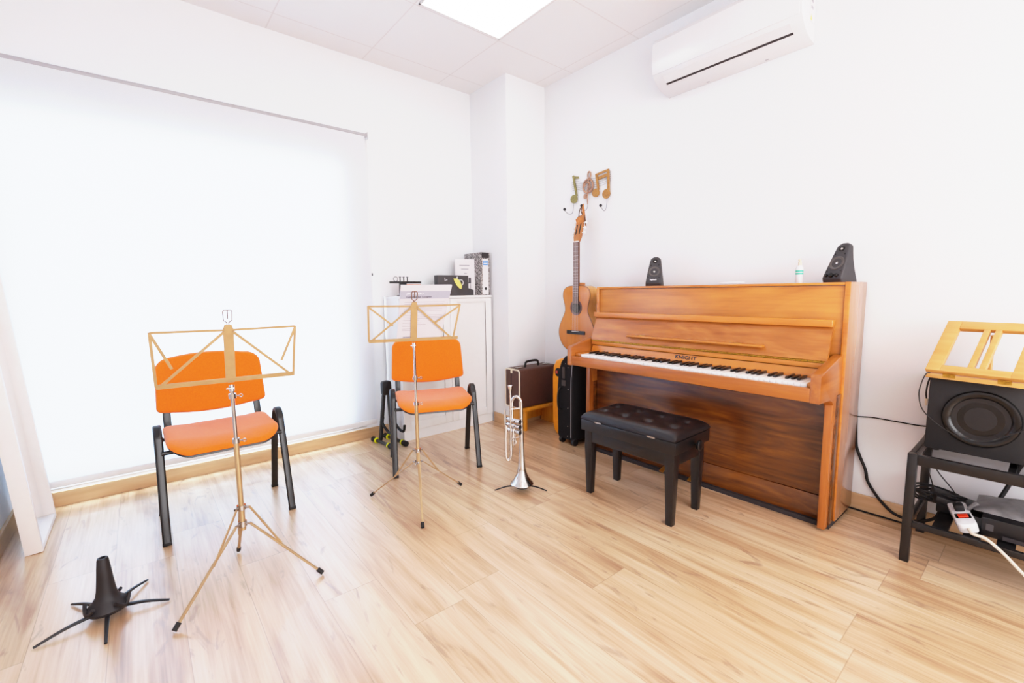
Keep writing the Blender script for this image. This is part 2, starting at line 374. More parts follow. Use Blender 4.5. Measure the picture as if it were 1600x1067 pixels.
# ------------------------------------------------------------------ scene objects
def link(name, bm, mat, parent=None, sharp=38):
    bmesh.ops.remove_doubles(bm, verts=bm.verts[:], dist=1e-6)
    bm.normal_update()
    for f in bm.faces: f.smooth = True
    lim = math.radians(sharp)
    for e in bm.edges:
        e.smooth = not (len(e.link_faces) == 2 and e.calc_face_angle(0) > lim)
    me = bpy.data.meshes.new(name); bm.to_mesh(me); bm.free()
    me.materials.append(mat)
    o = bpy.data.objects.new(name, me); COL.objects.link(o)
    if parent: o.parent = parent
    return o
def tag(o, label, cat, group=None):
    o['label'] = label; o['category'] = cat
    if group: o['group'] = group
    return o
def thing(name, label, cat, loc=(0, 0, 0), rz=0.0, group=None, rx=0.0, ry=0.0):
    o = bpy.data.objects.new(name, None); o.empty_display_size = 0.05; COL.objects.link(o)
    o.location = loc; o.rotation_euler = (rx, ry, rz)
    return tag(o, label, cat, group)
def mtx_of(o):
    return Matrix.Translation(o.location) @ o.rotation_euler.to_matrix().to_4x4()
def part(root, name, bm, mat, world=False, label=None, under=None, sharp=38):
    if world: bm.transform(mtx_of(root).inverted())
    o = link(name, bm, mat, under or root, sharp)
    if label: o['label'] = label
    return o
def copy_tree(o, parent=None):
    c = o.copy(); COL.objects.link(c)
    if parent: c.parent = parent
    for ch in list(o.children): copy_tree(ch, c)
    return c
def struct(name, bm, mat, parent=None):
    o = link(name, bm, mat, parent); o['kind'] = 'structure'; return o

# ================================================================== ROOM
struct('floor', bx(nb(), XL - .2, X0 + .2, YB - .2, Y0 + .2, -0.1, 0), M['floor'])
struct('ceiling', bx(nb(), XL - .2, X0 + .2, YB - .2, Y0 + .2, ZC, ZC + .1), M['ceil'])
struct('wall_right', bx(nb(), X0, X0 + .2, YB - .2, Y0 + .2, 0, ZC), M['wall'])
struct('wall_left', bx(nb(), XL - .2, XL, YB - .2, Y0 + .2, 0, ZC), M['wall'])
struct('wall_front', bx(nb(), XL, X0, YB - .2, YB, 0, ZC), M['wall'])
WX0, WX1, WZ0, WZ1 = -0.545, 1.30, 0.10, 2.085
b = nb()
bx(b, XL, WX0, Y0, Y0 + .07, 0, ZC); bx(b, WX1, X0, Y0, Y0 + .07, 0, ZC)
bx(b, WX0, WX1, Y0, Y0 + .07, 0, WZ0); bx(b, WX0, WX1, Y0, Y0 + .07, WZ1, ZC)
struct('wall_back', b, M['wall'])
struct('wall_pillar', bx(nb(), 2.332, X0, 2.862, Y0, 0, ZC), M['wall'])
bh = 0.085
struct('baseboard_back', bx(nb(), XL, 1.47, Y0 - .014, Y0, 0, 0.08, .003), M['base'])
struct('baseboard_right', bx(nb(), X0 - .014, X0, YB, 2.862, 0, bh, .003), M['basey'])
struct('baseboard_left', bx(nb(), XL, XL + .014, YB, Y0 - .014, 0, bh, .003), M['basey'])
b = nb(); bx(b, 2.318, 2.332, 2.848, 3.06, 0, bh, .003); struct('baseboard_pillar_side', b, M['basey'])
b = nb(); bx(b, 2.318, X0 - .014, 2.848, 2.862, 0, bh, .003); struct('baseboard_pillar', b, M['base'])
struct('baseboard_front', bx(nb(), XL + .014, X0 - .014, YB, YB + .014, 0, bh, .003), M['base'])
# window
fr = nb()
for a in ((WX0, WX0 + .06, WZ0, WZ1), (WX1 - .13, WX1, WZ0, WZ1), (WX0, WX1, WZ0, WZ0 + .06), (WX0, WX1, WZ1 - .05, WZ1)):
    bx(fr, a[0], a[1], Y0 + .015, Y0 + .06, a[2], a[3], .004)
wf = struct('window_1', fr, M['white'])
struct('window_pane', bx(nb(), WX0 + .05, WX1 - .12, Y0 + .034, Y0 + .042, WZ0 + .05, WZ1 - .04), M['glass'], wf)
struct('window_sill', bx(nb(), WX0, WX1, Y0 - .002, Y0 + .016, WZ0 - .012, WZ0 + .0, .003), M['alu'], wf)

# ceiling light panels; only the first is seen, the others are added fill
def ceiling_light(x0, y0, label):
    t = thing('ceiling_light', label, 'ceiling light', (x0 + .3, y0 + .29, ZC), 0, 'square ceiling light panels')
    f = nb(); w = .012
    for a in ((x0, x0 + w, y0, y0 + .58), (x0 + .6 - w, x0 + .6, y0, y0 + .58), (x0, x0 + .6, y0, y0 + w), (x0, x0 + .6, y0 + .58 - w, y0 + .58)):
        bx(f, a[0], a[1], a[2], a[3], ZC - .006, ZC - .0005)
    part(t, 'frame', f, M['white'], True)
    part(t, 'diffuser', bx(nb(), x0 + w, x0 + .6 - w, y0 + w, y0 + .58 - w, ZC - .004, ZC - .001), M['panel'], True)
ceiling_light(1.405, 1.945, 'glowing square white light panel set in the tiled ceiling')
ceiling_light(1.405, -2.00, 'added unseen fill light panel in the rear ceiling by the right wall')
ceiling_light(0.15, -0.50, 'added unseen fill light panel in the ceiling straight above the viewpoint')
ceiling_light(0.15, -2.00, 'added unseen fill light panel in the rear ceiling by the left wall')

# roller blind
t = thing('roller_blind', 'large white roller blind pulled down over the bright window', 'blind', (0.43, Y0, 2.275))
BX0, BX1, BY = -0.535, 1.368, Y0 - .034
b = nb(); bx(b, BX0, BX1, BY - .0006, BY + .0006, .135, 2.268); part(t, 'fabric', b, M['blind'], True)
b = nb(); rod(b, (BX0, BY + .010, 2.275), (BX1 + .02, BY + .010, 2.275), .014, n=20); part(t, 'roller_tube', b, M['tubegrey'], True)
b = nb(); bx(b, BX0, BX1, BY - .010, BY + .010, .112, .150, .006); part(t, 'bottom_bar', b, M['white'], True)
b = nb(); bx(b, BX1 + .021, BX1 + .026, BY - .01, Y0, 2.25, 2.30, .002); part(t, 'bracket', b, M['whiteplastic'], True)
b = nb(); rod(b, (BX1 + .012, BY - .003, 2.262), (BX1 + .012, BY - .003, 1.0), .0016, n=6); c = part(t, 'cord', b, M['white'], True)
b = nb(); rod(b, (BX1 + .012, BY - .003, 1.255), (BX1 + .012, BY - .003, 1.275), .005, n=8); part(t, 'cord_weight', b, M['matteblack'], True, under=c, label='small dark cord toggle')

# leaning mirror
th = math.atan(0.067)
t = thing('floor_mirror', 'tall white framed mirror leaning on the left wall', 'mirror', (-0.408, 2.987, 0.004), 0, ry=-th)
# local: x depth (front at 0, back at -0.057), y along, z up
HM, WM = 1.38, 0.428
for nm, a in (('frame_side', (-.057, 0, -WM / 2, -WM / 2 + .022, 0, HM)), ('frame_side', (-.057, 0, WM / 2 - .022, WM / 2, 0, HM)),
              ('frame_rail', (-.057, 0, -WM / 2 + .022, WM / 2 - .022, 0, .022)), ('frame_rail', (-.057, 0, -WM / 2 + .022, WM / 2 - .022, HM - .022, HM))):
    part(t, nm, bx(nb(), *a, .0015), M['frame'])
part(t, 'mirror_glass', bx(nb(), -.046, -.040, -WM / 2 + .02, WM / 2 - .02, .02, HM - .02), M['mirror'])

# ================================================================== STORAGE CABINET
CX0, CX1, CY0, CY1, CZ = 1.472, 2.316, 3.068, 3.338, 1.098
t = thing('storage_cabinet', 'low white two-door cabinet in the corner beside the pillar', 'cabinet', ((CX0 + CX1) / 2, (CY0 + CY1) / 2, 0))
b = nb(); bx(b, CX0, CX1, CY0 + .02, CY1, .075, CZ - .02); part(t, 'carcass', b, M['white'], True)
part(t, 'top', bx(nb(), CX0 - .003, CX1, CY0 - .004, CY1, CZ - .02, CZ, .002), M['white'], True)
part(t, 'plinth', bx(nb(), CX0 + .004, CX1 - .002, CY0 + .008, CY1, 0, .075), M['white'], True)
ms = 1.905
for x0, x1 in ((CX0 + .002, ms - .0015), (ms + .0015, CX1 - .002)):
    z0, z1 = .078, CZ - .024
    d = nb(); s = .062
    bx(d, x0, x0 + s, CY0, CY0 + .02, z0, z1, .0015); bx(d, x1 - s, x1, CY0, CY0 + .02, z0, z1, .0015)
    bx(d, x0 + s, x1 - s, CY0, CY0 + .02, z0, z0 + s, .0015); bx(d, x0 + s, x1 - s, CY0, CY0 + .02, z1 - s * .5, z1, .0015)
    do = part(t, 'door', d, M['white'], True)
    part(t, 'door_panel', bx(nb(), x0 + s - .004, x1 - s + .004, CY0 + .008, CY0 + .018, z0 + s - .004, z1 - s * .5 + .004), M['white'], True, under=do)

# lever arch binder (spine faces the room)
t = thing('lever_arch_binder', 'black and white marbled lever arch binder standing at the right end of the cabinet top', 'binder', (2.27, 3.13, CZ))
x0, x1, y0, y1, z0, z1 = 2.222, 2.312, 3.085, 3.325, CZ, CZ + .355
part(t, 'cover', bx(nb(), x0, x0 + .003, y0, y1, z0, z1), M['marble'], True)
part(t, 'cover', bx(nb(), x1 - .003, x1, y0, y1, z0, z1), M['marble'], True)
part(t, 'spine', bx(nb(), x0, x1, y0 - .003, y0, z0, z1), M['marble'], True)
part(t, 'pages', bx(nb(), x0 + .004, x1 - .004, y0 + .003, y1 - .015, z0 + .01, z1 - .03), M['paper'], True)
part(t, 'spine_band', bx(nb(), x0 + .008, x1 - .008, y0 - .0042, y0 - .003, z1 - .045, z1 - .002), M['dark'], True)
lb = part(t, 'spine_label', bx(nb(), x0 + .016, x1 - .016, y0 - .005, y0 - .003, z0 + .008, z1 - .055), M['paper'], True)
b = nb(); bx(b, x0 + .020, x1 - .020, y0 - .006, y0 - .005, z1 - .105, z1 - .068); part(t, 'label_heading', b, M['blue'], True, under=lb, label='blue heading block')
b = nb(); bx(b, x0 + .026, x1 - .026, y0 - .0068, y0 - .006, z1 - .094, z1 - .088); bx(b, x0 + .026, x1 - .026, y0 - .0068, y0 - .006, z1 - .082, z1 - .077); part(t, 'heading_bars', b, M['whiteink'], True, under=lb)
b = nb(); lathe(b, [(.006, 0), (.012, 0), (.012, .003), (.006, .003)], 20, frame(((x0 + x1) / 2, y0 - .0045, z0 + .055), (1, 0, 0), (0, 0, 1)) )
lathe(b, [(0, 0), (.0062, 0), (.0062, .001), (0, .001)], 20, frame(((x0 + x1) / 2, y0 - .0048, z0 + .055), (1, 0, 0), (0, 0, 1)))
part(t, 'finger_hole', b, M['matteblack'], True)

# white booklet leaning against the binder
t = thing('booklet', 'thin white booklet with a small black chair picture leaning on the marbled binder', 'booklet', (2.14, 3.10, CZ), math.radians(0))
fm = frame((2.050, 3.205, CZ + .003), (0.165, -.040, 0), (0, .02, 1))
part(t, 'cover', prism(nb(), [(0, 0), (.170, 0), (.170, .298), (0, .298)], -.003, .003, fm), M['paper'], True)
b = nb()
for (a, c, y) in ((.035, .125, .242), (.05, .115, .212), (.075, .10, .175)):
    prism(b, [(a, y), (c, y), (c, y + .009), (a, y + .009)], .003, .0036, fm)
part(t, 'title_lines', b, M['greyink'], True)
b = nb()
for poly in ([(.10, .095), (.135, .10), (.135, .145), (.115, .145), (.113, .105), (.10, .104)], [(.104, .05), (.108, .05), (.108, .096), (.104, .096)], [(.128, .05), (.132, .05), (.132, .10), (.128, .10)], [(.098, .04), (.14, .035), (.14, .039), (.098, .045)]):
    prism(b, poly, .003, .0036, fm)
part(t, 'chair_picture', b, M['ink'], True)

# charcoal box with yellow leaf tag
t = thing('charcoal_box', 'flat charcoal grey gift box standing on the cabinet top with a yellow pear shaped tag', 'box', (1.99, 3.12, CZ))
b = nb(); prism(b, [(1.826, CZ), (2.166, CZ), (2.166, CZ + .045), (2.114, CZ + .06), (2.114, CZ + .162), (1.826, CZ + .162)], 3.112, 3.172, XZ(0), .002); part(t, 'carton', b, M['boxgrey'], True)
b = nb(); pts = [(1.965, 1.235), (2.005, 1.236), (2.030, 1.21), (2.045, 1.175), (2.040, 1.152), (2.022, 1.155), (1.995, 1.18), (1.975, 1.21)]
prism(b, pts, 3.104, 3.107, XZ(0)); lf = part(t, 'tag', b, M['leafyellow'], True, label='yellow pear shaped paper tag')
b = nb(); tube(b, catmull([(2.018, 3.106, 1.222), (2.045, 3.104, 1.222), (2.058, 3.104, 1.20), (2.046, 3.106, 1.182)]), .003, 6); tube(b, [(1.998, 3.106, 1.236), (2.003, 3.106, 1.25)], .004, 6); part(t, 'ribbon', b, M['whiteink'], True, under=lf, label='white ribbon loop')
b = nb()
bx(b, 1.888, 1.892, 3.1105, 3.1125, 1.215, 1.240); tube(b, [(1.898, 3.1115, 1.217), (1.902, 3.1115, 1.228), (1.907, 3.1115, 1.217), (1.912, 3.1115, 1.226)], .0016, 5); part(t, 'mark', b, M['whiteink'], True, label='small white mark')

# black pegged clip rack
t = thing('peg_rack', 'small black clip rack with pegs and a wire ring on the cabinet top', 'rack', (1.545, 3.18, CZ))
part(t, 'crossbar', bx(nb(), 1.455, 1.715, 3.176, 3.19, 1.196, 1.212, .002), M['blackplastic'], True)
part(t, 'post', bx(nb(), 1.532, 1.592, 3.178, 3.188, CZ + .008, 1.197, .002), M['blackplastic'], True)
part(t, 'foot', bx(nb(), 1.515, 1.61, 3.13, 3.195, CZ, CZ + .008, .002), M['blackplastic'], True)
for x in (1.540, 1.570, 1.600):
    b = nb(); rod(b, (x, 3.183, 1.21), (x, 3.183, 1.242), .004); lathe(b, [(0, 1.240), (.008, 1.240), (.008, 1.246), (0, 1.246)], 12, Matrix.Translation((x, 3.183, 0))); part(t, 'peg', b, M['blackplastic'], True)
b = nb(); tube(b, [(1.504 + .017 * math.cos(a), 3.183, 1.228 + .017 * math.sin(a)) for a in [k * PI / 10 for k in range(21)]], .0022, 6); part(t, 'ring', b, M['blackplastic'], True)
t = thing('coral_carton', 'small coral pink carton lying behind the black clip rack', 'carton', (1.655, 3.23, CZ))
part(t, 'carton', bx(nb(), 1.600, 1.722, 3.20, 3.29, CZ, CZ + .092, .002), M['pink'], True)
part(t, 'lid_flap', bx(nb(), 1.600, 1.722, 3.197, 3.202, CZ + .06, CZ + .093), M['pink'], True)
t = thing('mint_case', 'low mint green case with a dark oval inset on the cabinet top', 'case', (1.80, 3.22, CZ))
part(t, 'shell', bx(nb(), 1.735, 1.868, 3.18, 3.28, CZ, CZ + .088, .008), M['teal'], True)
b = nb(); prism(b, [(1.80 + .034 * math.cos(a), 1.160 + .019 * math.sin(a)) for a in [k * PI / 12 for k in range(24)]], 3.177, 3.181, XZ(0)); part(t, 'inset', b, M['ink'], True, label='dark oval inset')

# ================================================================== CHAIRS
def make_chair(loc, rz, label):
    t = thing('stacking_chair', label, 'chair', loc, rz, 'orange stacking chairs')
    sec = rrect(.017, .034, .008, 4)
    for s in (-1, 1):
        x = s * .256
        pts = catmull([(x + s * .006, -.190, .004), (x + s * .003, -.135, .25), (x, -.098, .42), (x, -.083, .478), (x, -.040, .512), (x, .010, .492), (x, .040, .43), (x, .10, .25), (x + s * .004, .182, .004)], 8)
        k = 4 * 8 + 4
        front, rear = pts[:k + 1], pts[k:]
        for seg, nm in ((front, 'front'), (rear, 'rear')):
            b = nb(); sweep(b, seg, sec, up=(1, 0, 0))
            lg = part(t, 'leg', b, M['black'])
            e = seg[0] if nm == 'front' else seg[-1]
            part(t, 'foot_cap', bx(nb(), e.x - .0175, e.x + .0175, e.y - .0095, e.y + .0095, 0, .014, .003), M['rubber'], under=lg)
    b = nb()
    for y in (-.12, .13): rod(b, (-.25, y, .405), (.25, y, .405), .010)
    part(t, 'seat_rail', b, M['black'])
    def sb(x, y, z):
        d = .030 * (1 - (x / .23) ** 2); w = 0.034 * max(0, (-y - .09) / .12) ** 2
        return (x, y, z - d * .9 - w + .452)
    out = rrect(.465, .43, .085, 8)
    b = nb(); pad(b, out, .017, .010, sb, .022); part(t, 'seat', b, M['orange'])
    b = nb(); pad(b, rrect(.458, .424, .085, 8), .004, .012, lambda x, y, z: sb(x, y, z - .013), .01); part(t, 'seat_shell', b, M['black'])
    # backrest outline in (x, z) then bent; centre z .655
    o2 = []
    for k in range(9): a = math.radians(90 * k / 8); o2.append((.170 + .068 * math.cos(a), .742 + .062 * math.sin(a)))
    for k in range(1, 8): u = 1 - 2 * k / 8; o2.append((.170 * u, .804 + .014 * (1 - u * u)))
    for k in range(9): a = math.radians(90 + 90 * k / 8); o2.append((-.170 + .068 * math.cos(a), .742 + .062 * math.sin(a)))
    for k in range(1, 4): o2.append((-.238 - .009 * k / 4, .742 - .17 * k / 4))
    for k in range(5): a = math.radians(180 + 75 * k / 4); o2.append((-.222 + .026 * math.cos(a), .552 + .026 * math.sin(a)))
    for k in range(1, 10): u = -1 + 2 * k / 10; o2.append((.215 * u, .526 - .030 * (1 - u * u)))
    for k in range(5): a = math.radians(285 + 75 * k / 4); o2.append((.222 + .026 * math.cos(a), .552 + .026 * math.sin(a)))
    for k in range(1, 4): o2.append((.247 - .009 * k / 4, .572 + .17 * k / 4))
    def bb(x, z, w):
        y = .262 - .052 * (x / .245) ** 2 + (z - .655) * .12
        return (x, y - w, z)
    b = nb(); pad(b, o2, .020, .008, bb, .022); part(t, 'backrest', b, M['orange'])
    b = nb(); pad(b, [(x * .985, .655 + (z - .655) * .985) for x, z in o2], .002, .012, lambda x, z, w: bb(x, z, w - .012), .01); part(t, 'back_shell', b, M['black'])
    for s in (-1, 1):
        b = nb(); sweep(b, catmull([(s * .205, .10, .408), (s * .205, .17, .412), (s * .207, .215, .45), (s * .206, .238, .53), (s * .20, .262, .62)], 5), rrect(.034, .010, .004, 3), up=(0, 1, 0.2))
        part(t, 'back_upright', b, M['black'])
    return t
make_chair((.277, 2.668, 0), math.radians(0.5), 'orange fabric chair with black legs in front of the bright window blind')
c1 = bpy.data.objects['stacking_chair']
c2 = copy_tree(c1); c2.location = (1.443, 2.570, 0); c2.rotation_euler = (0, 0, math.radians(-22)); c2['label'] = 'orange fabric chair with black legs in front of the white cabinet'

# ================================================================== MUSIC STANDS
def make_stand(loc, rz, label, H, feet, clip, plate_shift=0.0):
    """H: dict of heights; feet: three foot points in local xy; clip: the hanging arms"""
    t = thing('music_stand', label, 'music stand', loc, rz, 'folding brass music stands')
    # legs
    b = nb(); rod(b, (0, 0, H['boss'] - .025), (0, 0, H['collar'] + .01), .0105, n=14); part(t, 'lower_tube', b, M['goldleg'])
    b = nb(); rod(b, (0, 0, H['collar']), (0, 0, H['k2']), .0095, n=14); part(t, 'middle_tube', b, M['goldleg'])
    b = nb(); rod(b, (0, 0, H['k2']), (0, 0, H['neck']), .0065, n=12); part(t, 'upper_tube', b, M['chrome'])
    b = nb(); lathe(b, [(.011, H['collar'] - .009), (.016, H['collar'] - .009), (.016, H['collar'] + .009), (.011, H['collar'] + .009)], 16)
    for fx, fy in feet:
        d = Vector((fx, fy, 0)).normalized(); bx(b, -.004, .004, -.004, .004, -.006, .006) if False else rod(b, Vector((0, 0, H['collar'])) + d * .010, Vector((0, 0, H['collar'])) + d * .028, .005)
    part(t, 'collar', b, M['chrome'])
    b = nb(); lathe(b, [(.011, H['boss'] - .010), (.015, H['boss'] - .010), (.015, H['boss'] + .010), (.011, H['boss'] + .010)], 16)
    for fx, fy in feet:
        d = Vector((fx, fy, 0)).normalized(); rod(b, Vector((0, 0, H['boss'])) + d * .010, Vector((0, 0, H['boss'])) + d * .030, .005)
    part(t, 'boss', b, M['chrome'])
    for fx, fy in feet:
        d = Vector((fx, fy, 0)); L = d.length; d.normalize()
        a = d * .028 + Vector((0, 0, H['boss'])); e = d * (L - .006) + Vector((0, 0, .012))
        side = Vector((-d.y, d.x, 0))
        b = nb(); sweep(b, [a, e], rrect(.011, .006, .002, 2), up=(0, 0, 1)); lg = part(t, 'leg', b, M['goldleg'])
        q = a.lerp(e, .42); s = d * .026 + Vector((0, 0, H['collar']))
        b = nb(); sweep(b, [s + side * .006, q + side * .006], rrect(.004, .008, .001, 2), up=(0, 0, 1)); part(t, 'brace', b, M['goldleg'], under=lg)
        dv = (e - a).normalized(); b = nb(); rod(b, e - dv * .022, e + dv * .004, .0085, n=12); part(t, 'rubber_foot', b, M['rubber'], under=lg)
    for z, sgn in ((H['k1'], 1), (H['k2'], 1)):
        b = nb(); lathe(b, [(.007, z - .009), (.0125, z - .009), (.0125, z + .009), (.007, z + .009)], 14); cl = part(t, 'clamp', b, M['chrome'])
        b = nb(); rod(b, (.010, -.004, z), (.022, -.008, z), .0028)
        tube(b, [(.027 + .0055 * math.cos(a), -.009, z + .0055 * math.sin(a)) for a in [k * PI / 8 for k in range(17)]], .0022, 6); part(t, 'wing_screw', b, M['chrome'], under=cl)
    b = nb(); rod(b, (0, 0, H['neck'] - .012), (0, .004, H['neck'] + .012), .009); rod(b, (-.018, -.004, H['neck']), (.008, -.004, H['neck']), .003); part(t, 'tilt_joint', b, M['chrome'])
    # desk: plane leaning, top towards -y
    tilt = math.radians(20); oz = H['deskbot']; h = H['deskh'] / math.cos(tilt)
    F = frame((0, .012, oz), (1, 0, 0), (0, -math.sin(tilt), math.cos(tilt)))       # u right, v up the desk, w towards -y (room)
    desk = part(t, 'desk_plate', prism(nb(), [(-.010, -.012), (.010, -.012), (.0165, 0), (.0165, h - .004), (.011, h + .014), (-.011, h + .014), (-.0165, h - .004), (-.0165, 0)], .001, .003, F, 0), M['gold'])
    b = nb(); hz = h + .014
    for sx in (-1, 1):
        tube(b, [F @ Vector((sx * p[0], hz + p[1], .002)) for p in [(.003, 0), (.003, .008), (.013, .016), (.014, .05), (.010, .056), (.0, .056)]], .0022, 6)
    tube(b, [F @ Vector((0, hz + .022, .002)), F @ Vector((0, hz + .056, .002))], .002, 6); part(t, 'page_hook', b, M['hook'], under=desk)
    wl, wr = H['wl'], H['wr']
    def bar(p, q, w, d0, d1, nm='arm'):
        p, q = Vector((p[0], p[1], 0)), Vector((q[0], q[1], 0)); d = (q - p).normalized(); n = Vector((-d.y, d.x, 0)) * w / 2
        return part(t, nm, prism(nb(), [(p - n).to_2d(), (q - n).to_2d(), (q + n).to_2d(), (p + n).to_2d()], d0, d1, F), M['gold'])
    bar((-wl, 0), (wr, 0), .0175, .003, .0045, 'ledge_bar')
    lt = part(t, 'ledge', prism(nb(), [(-wl, -.0085), (wr, -.0085), (wr, -.007), (-wl, -.007)], -.028, .003, F), M['gold'])
    for s, w in ((-1, wl), (1, wr)):
        bar((s * .012, h - .006), (s * w, h - .003), .0085, .0045, .006)
        bar((s * w, h), (s * (w - (0.0 if s < 0 else H.get('skew', 0))), 0), .009, .006, .0075)
        bar((s * .014, h - .012), (s * (w - .012 - (0 if s < 0 else H.get('skew', 0))), .004), .0095, .0075, .009)
        cx, cy = clip[0 if s < 0 else 1]
        bar((s * w, h - .004), (s * cx, cy), .009, .009, .0105, 'clip_arm')
    return t, F
a1 = math.radians(-4)
def loc_feet(c, rz, pts):
    R = Matrix.Rotation(-rz, 2)
    return [tuple(R @ Vector((p[0] - c[0], p[1] - c[1]))) for p in pts]
cS1 = (.245, 1.945, 0)
make_stand(cS1, a1, 'folding brass music stand with an empty desk in front of the chair by the window',
           dict(boss=.242, collar=.308, k2=.572, k1=.745, neck=.775, deskbot=.806, deskh=.198, wl=.221, wr=.218, skew=.005),
           loc_feet(cS1, a1, [(.004, 1.791), (.489, 1.794), (.255, 2.208)]), ((.172, .070), (.170, .068)))
cS2 = (1.078, 2.095, 0); a2 = math.radians(-19)
s2, F2 = make_stand(cS2, a2, 'folding brass music stand holding a printed booklet in front of the white cabinet',
           dict(boss=.228, collar=.295, k2=.547, k1=.683, neck=.853, deskbot=.884, deskh=.180, wl=.221, wr=.232, skew=.026),
           loc_feet(cS2, a2, [(.91, 2.347), (1.37, 2.133), (.959, 1.84)]), ((.105, .085), (.108, .095)))
# booklet resting on the desk of the second stand (back cover towards the room)
t = thing('music_booklet', 'pale grey printed music booklet resting on the brass stand by the cabinet', 'booklet', cS2, a2)
q = [(-.086, -.006), (.139, -.006), (.187, .292), (-.066, .292)]
part(t, 'cover', prism(nb(), q, -.010, -.001, F2), M['bookgrey'])
def onbook(v, s): # x range at height v
    f = (v + .006) / .298; return (-.086 + .020 * f) + s * (.225 + .028 * f)
band = nb(); prism(band, [(onbook(.222, 0), .222), (onbook(.222, 1), .222), (onbook(.262, 1), .262), (onbook(.262, 0), .262)], -.001, -.0004, F2)
bo = part(t, 'title_band', band, M['band'])
tb = text_bm('JIM SNIDERO', .0145, .0002); xf(tb, F2 @ Matrix.Translation((-.038, .2445, -.0001))); part(t, 'title_lettering', tb, M['whiteink'], under=bo)
tb = text_bm('Intermediate Jazz Conception', .0105, .0002, bold=.0002); xf(tb, F2 @ Matrix.Translation((-.040, .2285, -.0001))); part(t, 'subtitle_lettering', tb, M['ink'], under=bo)
b = nb()
for k, (v, e) in enumerate([(.203, .92), (.192, .9), (.182, .92), (.166, .9), (.157, .9), (.148, .55), (.132, .92), (.123, .92), (.114, .9), (.105, .45), (.090, .5), (.081, .6), (.072, .5), (.058, .4), (.049, .35)]):
    prism(b, [(onbook(v, .10), v), (onbook(v, e), v), (onbook(v, e), v + .0022), (onbook(v, .10), v + .0022)], -.001, -.0006, F2)
part(t, 'text_lines', b, M['greyink'])
tb = text_bm('ADVANCE MUSIC', .009, .0002, bold=.0002); xf(tb, F2 @ Matrix.Translation((-.055, .010, -.0004))); part(t, 'publisher_lettering', tb, M['ink'])
t = thing('pencil', 'orange pencil lying on the ledge of the stand that holds the booklet', 'pencil', cS2, a2)
b = nb(); tube(b, [F2 @ Vector((.150, -.0025, -.014)), F2 @ Vector((.198, -.0025, -.014))], .0045, 6); sh = part(t, 'shaft', b, M['orange'])
b = nb(); tube(b, [F2 @ Vector((.150, -.0025, -.014)), F2 @ Vector((.140, -.0025, -.014))], [.0045, .0008], 6); part(t, 'tip', b, M['cream'])

# ================================================================== GUITAR STAND (behind the second chair)
t = thing('guitar_stand', 'black folding guitar stand with yellow rings behind the right orange chair', 'guitar stand', (1.36, 3.10, 0))
for (A, B) in (((1.297, 3.239, .022), (1.330, 2.962, .022)), ((1.402, 3.262, .022), (1.436, 2.962, .022))):
    A, B = Vector(A), Vector(B); d = (B - A).normalized()
    b = nb(); rod(b, A + d * .03, B - d * .03, .013, n=16); ft = part(t, 'foot_bar', b, M['black'], True)
    for e, s in ((A, 1), (B, -1)):
        b = nb(); rod(b, e, e + d * s * .045, .020, n=16); part(t, 'end_cap', b, M['rubber'], True, under=ft)
        b = nb(); rod(b, e + d * s * .047, e + d * s * .060, .021, n=16); part(t, 'grip_ring', b, M['yellow'], True, under=ft, label='yellow grip ring')
hd = Vector((1.384, 3.165, .452))
for f in ((1.318, 3.15, .03), (1.412, 3.15, .03)):
    b = nb(); sweep(b, [Vector(f), hd + Vector(((f[0] - 1.365) * .3, 0, -.03))], rrect(.026, .022, .005, 3), up=(0, 1, 0)); lg = part(t, 'leg', b, M['black'], True)
b = nb(); prism(b, rrect(.072, .105, .018, 5, hd.x, hd.z - .035), 3.145, 3.185, XZ(0), .004); part(t, 'head', b, M['blackplastic'], True)
for s in (-1, 1):
    b = nb(); cx = 1.392 + s * .045
    tube(b, catmull([(1.345 if s < 0 else 1.40, 3.15, .20), (cx - .02, 3.12, .16), (cx, 3.08, .108), (cx, 3.02, .104), (cx + .002, 3.0, .12), (cx + .004, 2.995, .155)], 6), .010, 10); part(t, 'cradle_arm', b, M['rubber'], True)

# ================================================================== CLARINET STAND
cC = (-.166, 2.062, 0)
t = thing('clarinet_stand', 'black tapered peg instrument stand with five splayed legs on the floor at the left', 'instrument stand', cC)
b = nb(); prof = [(.050, .020), (.058, .024), (.060, .034), (.052, .046), (.040, .058), (.031, .074), (.027, .095), (.0235, .13), (.020, .17), (.0165, .205), (.0145, .212), (.009, .213), (.008, .195), (0, .195)]
lathe(b, prof, 36); part(t, 'peg', b, M['matteblack'])
for k in range(3):
    a = math.radians(-60 + 120 * k + 24)
    b = nb(); pts = []
    for j in range(7):
        aa = a - .55 + 1.1 * j / 6; pts.append((aa, .026 + .020 * abs(j - 3) / 3))
    poly = [(.060 * math.cos(aa), .060 * math.sin(aa)) for aa, _ in pts]
    tube(b, [(.059 * math.cos(aa), .059 * math.sin(aa), .040 + .026 * (abs(j - 3) / 3) ** 1.5 - .008) for j, (aa, _) in enumerate(pts)], .006, 8); part(t, 'rim_rib', b, M['matteblack'])
for fx, fy in [(-.345, 2.003), (-.166, 1.876), (.004, 2.006), (-.057, 2.208), (-.272, 2.209)]:
    d = Vector((fx - cC[0], fy - cC[1], 0)); b = nb()
    a = d.normalized() * .03 + Vector((0, 0, .022)); e = d + Vector((0, 0, .006)); m_ = a.lerp(e, .5) + Vector((0, 0, .006))
    sweep(b, catmull([a, m_, e], 6), rrect(.013, .009, .003, 2), up=(0, 0, 1), scale=[1.15 - .5 * k / 12 for k in range(13)]); part(t, 'leg', b, M['blackplastic'])

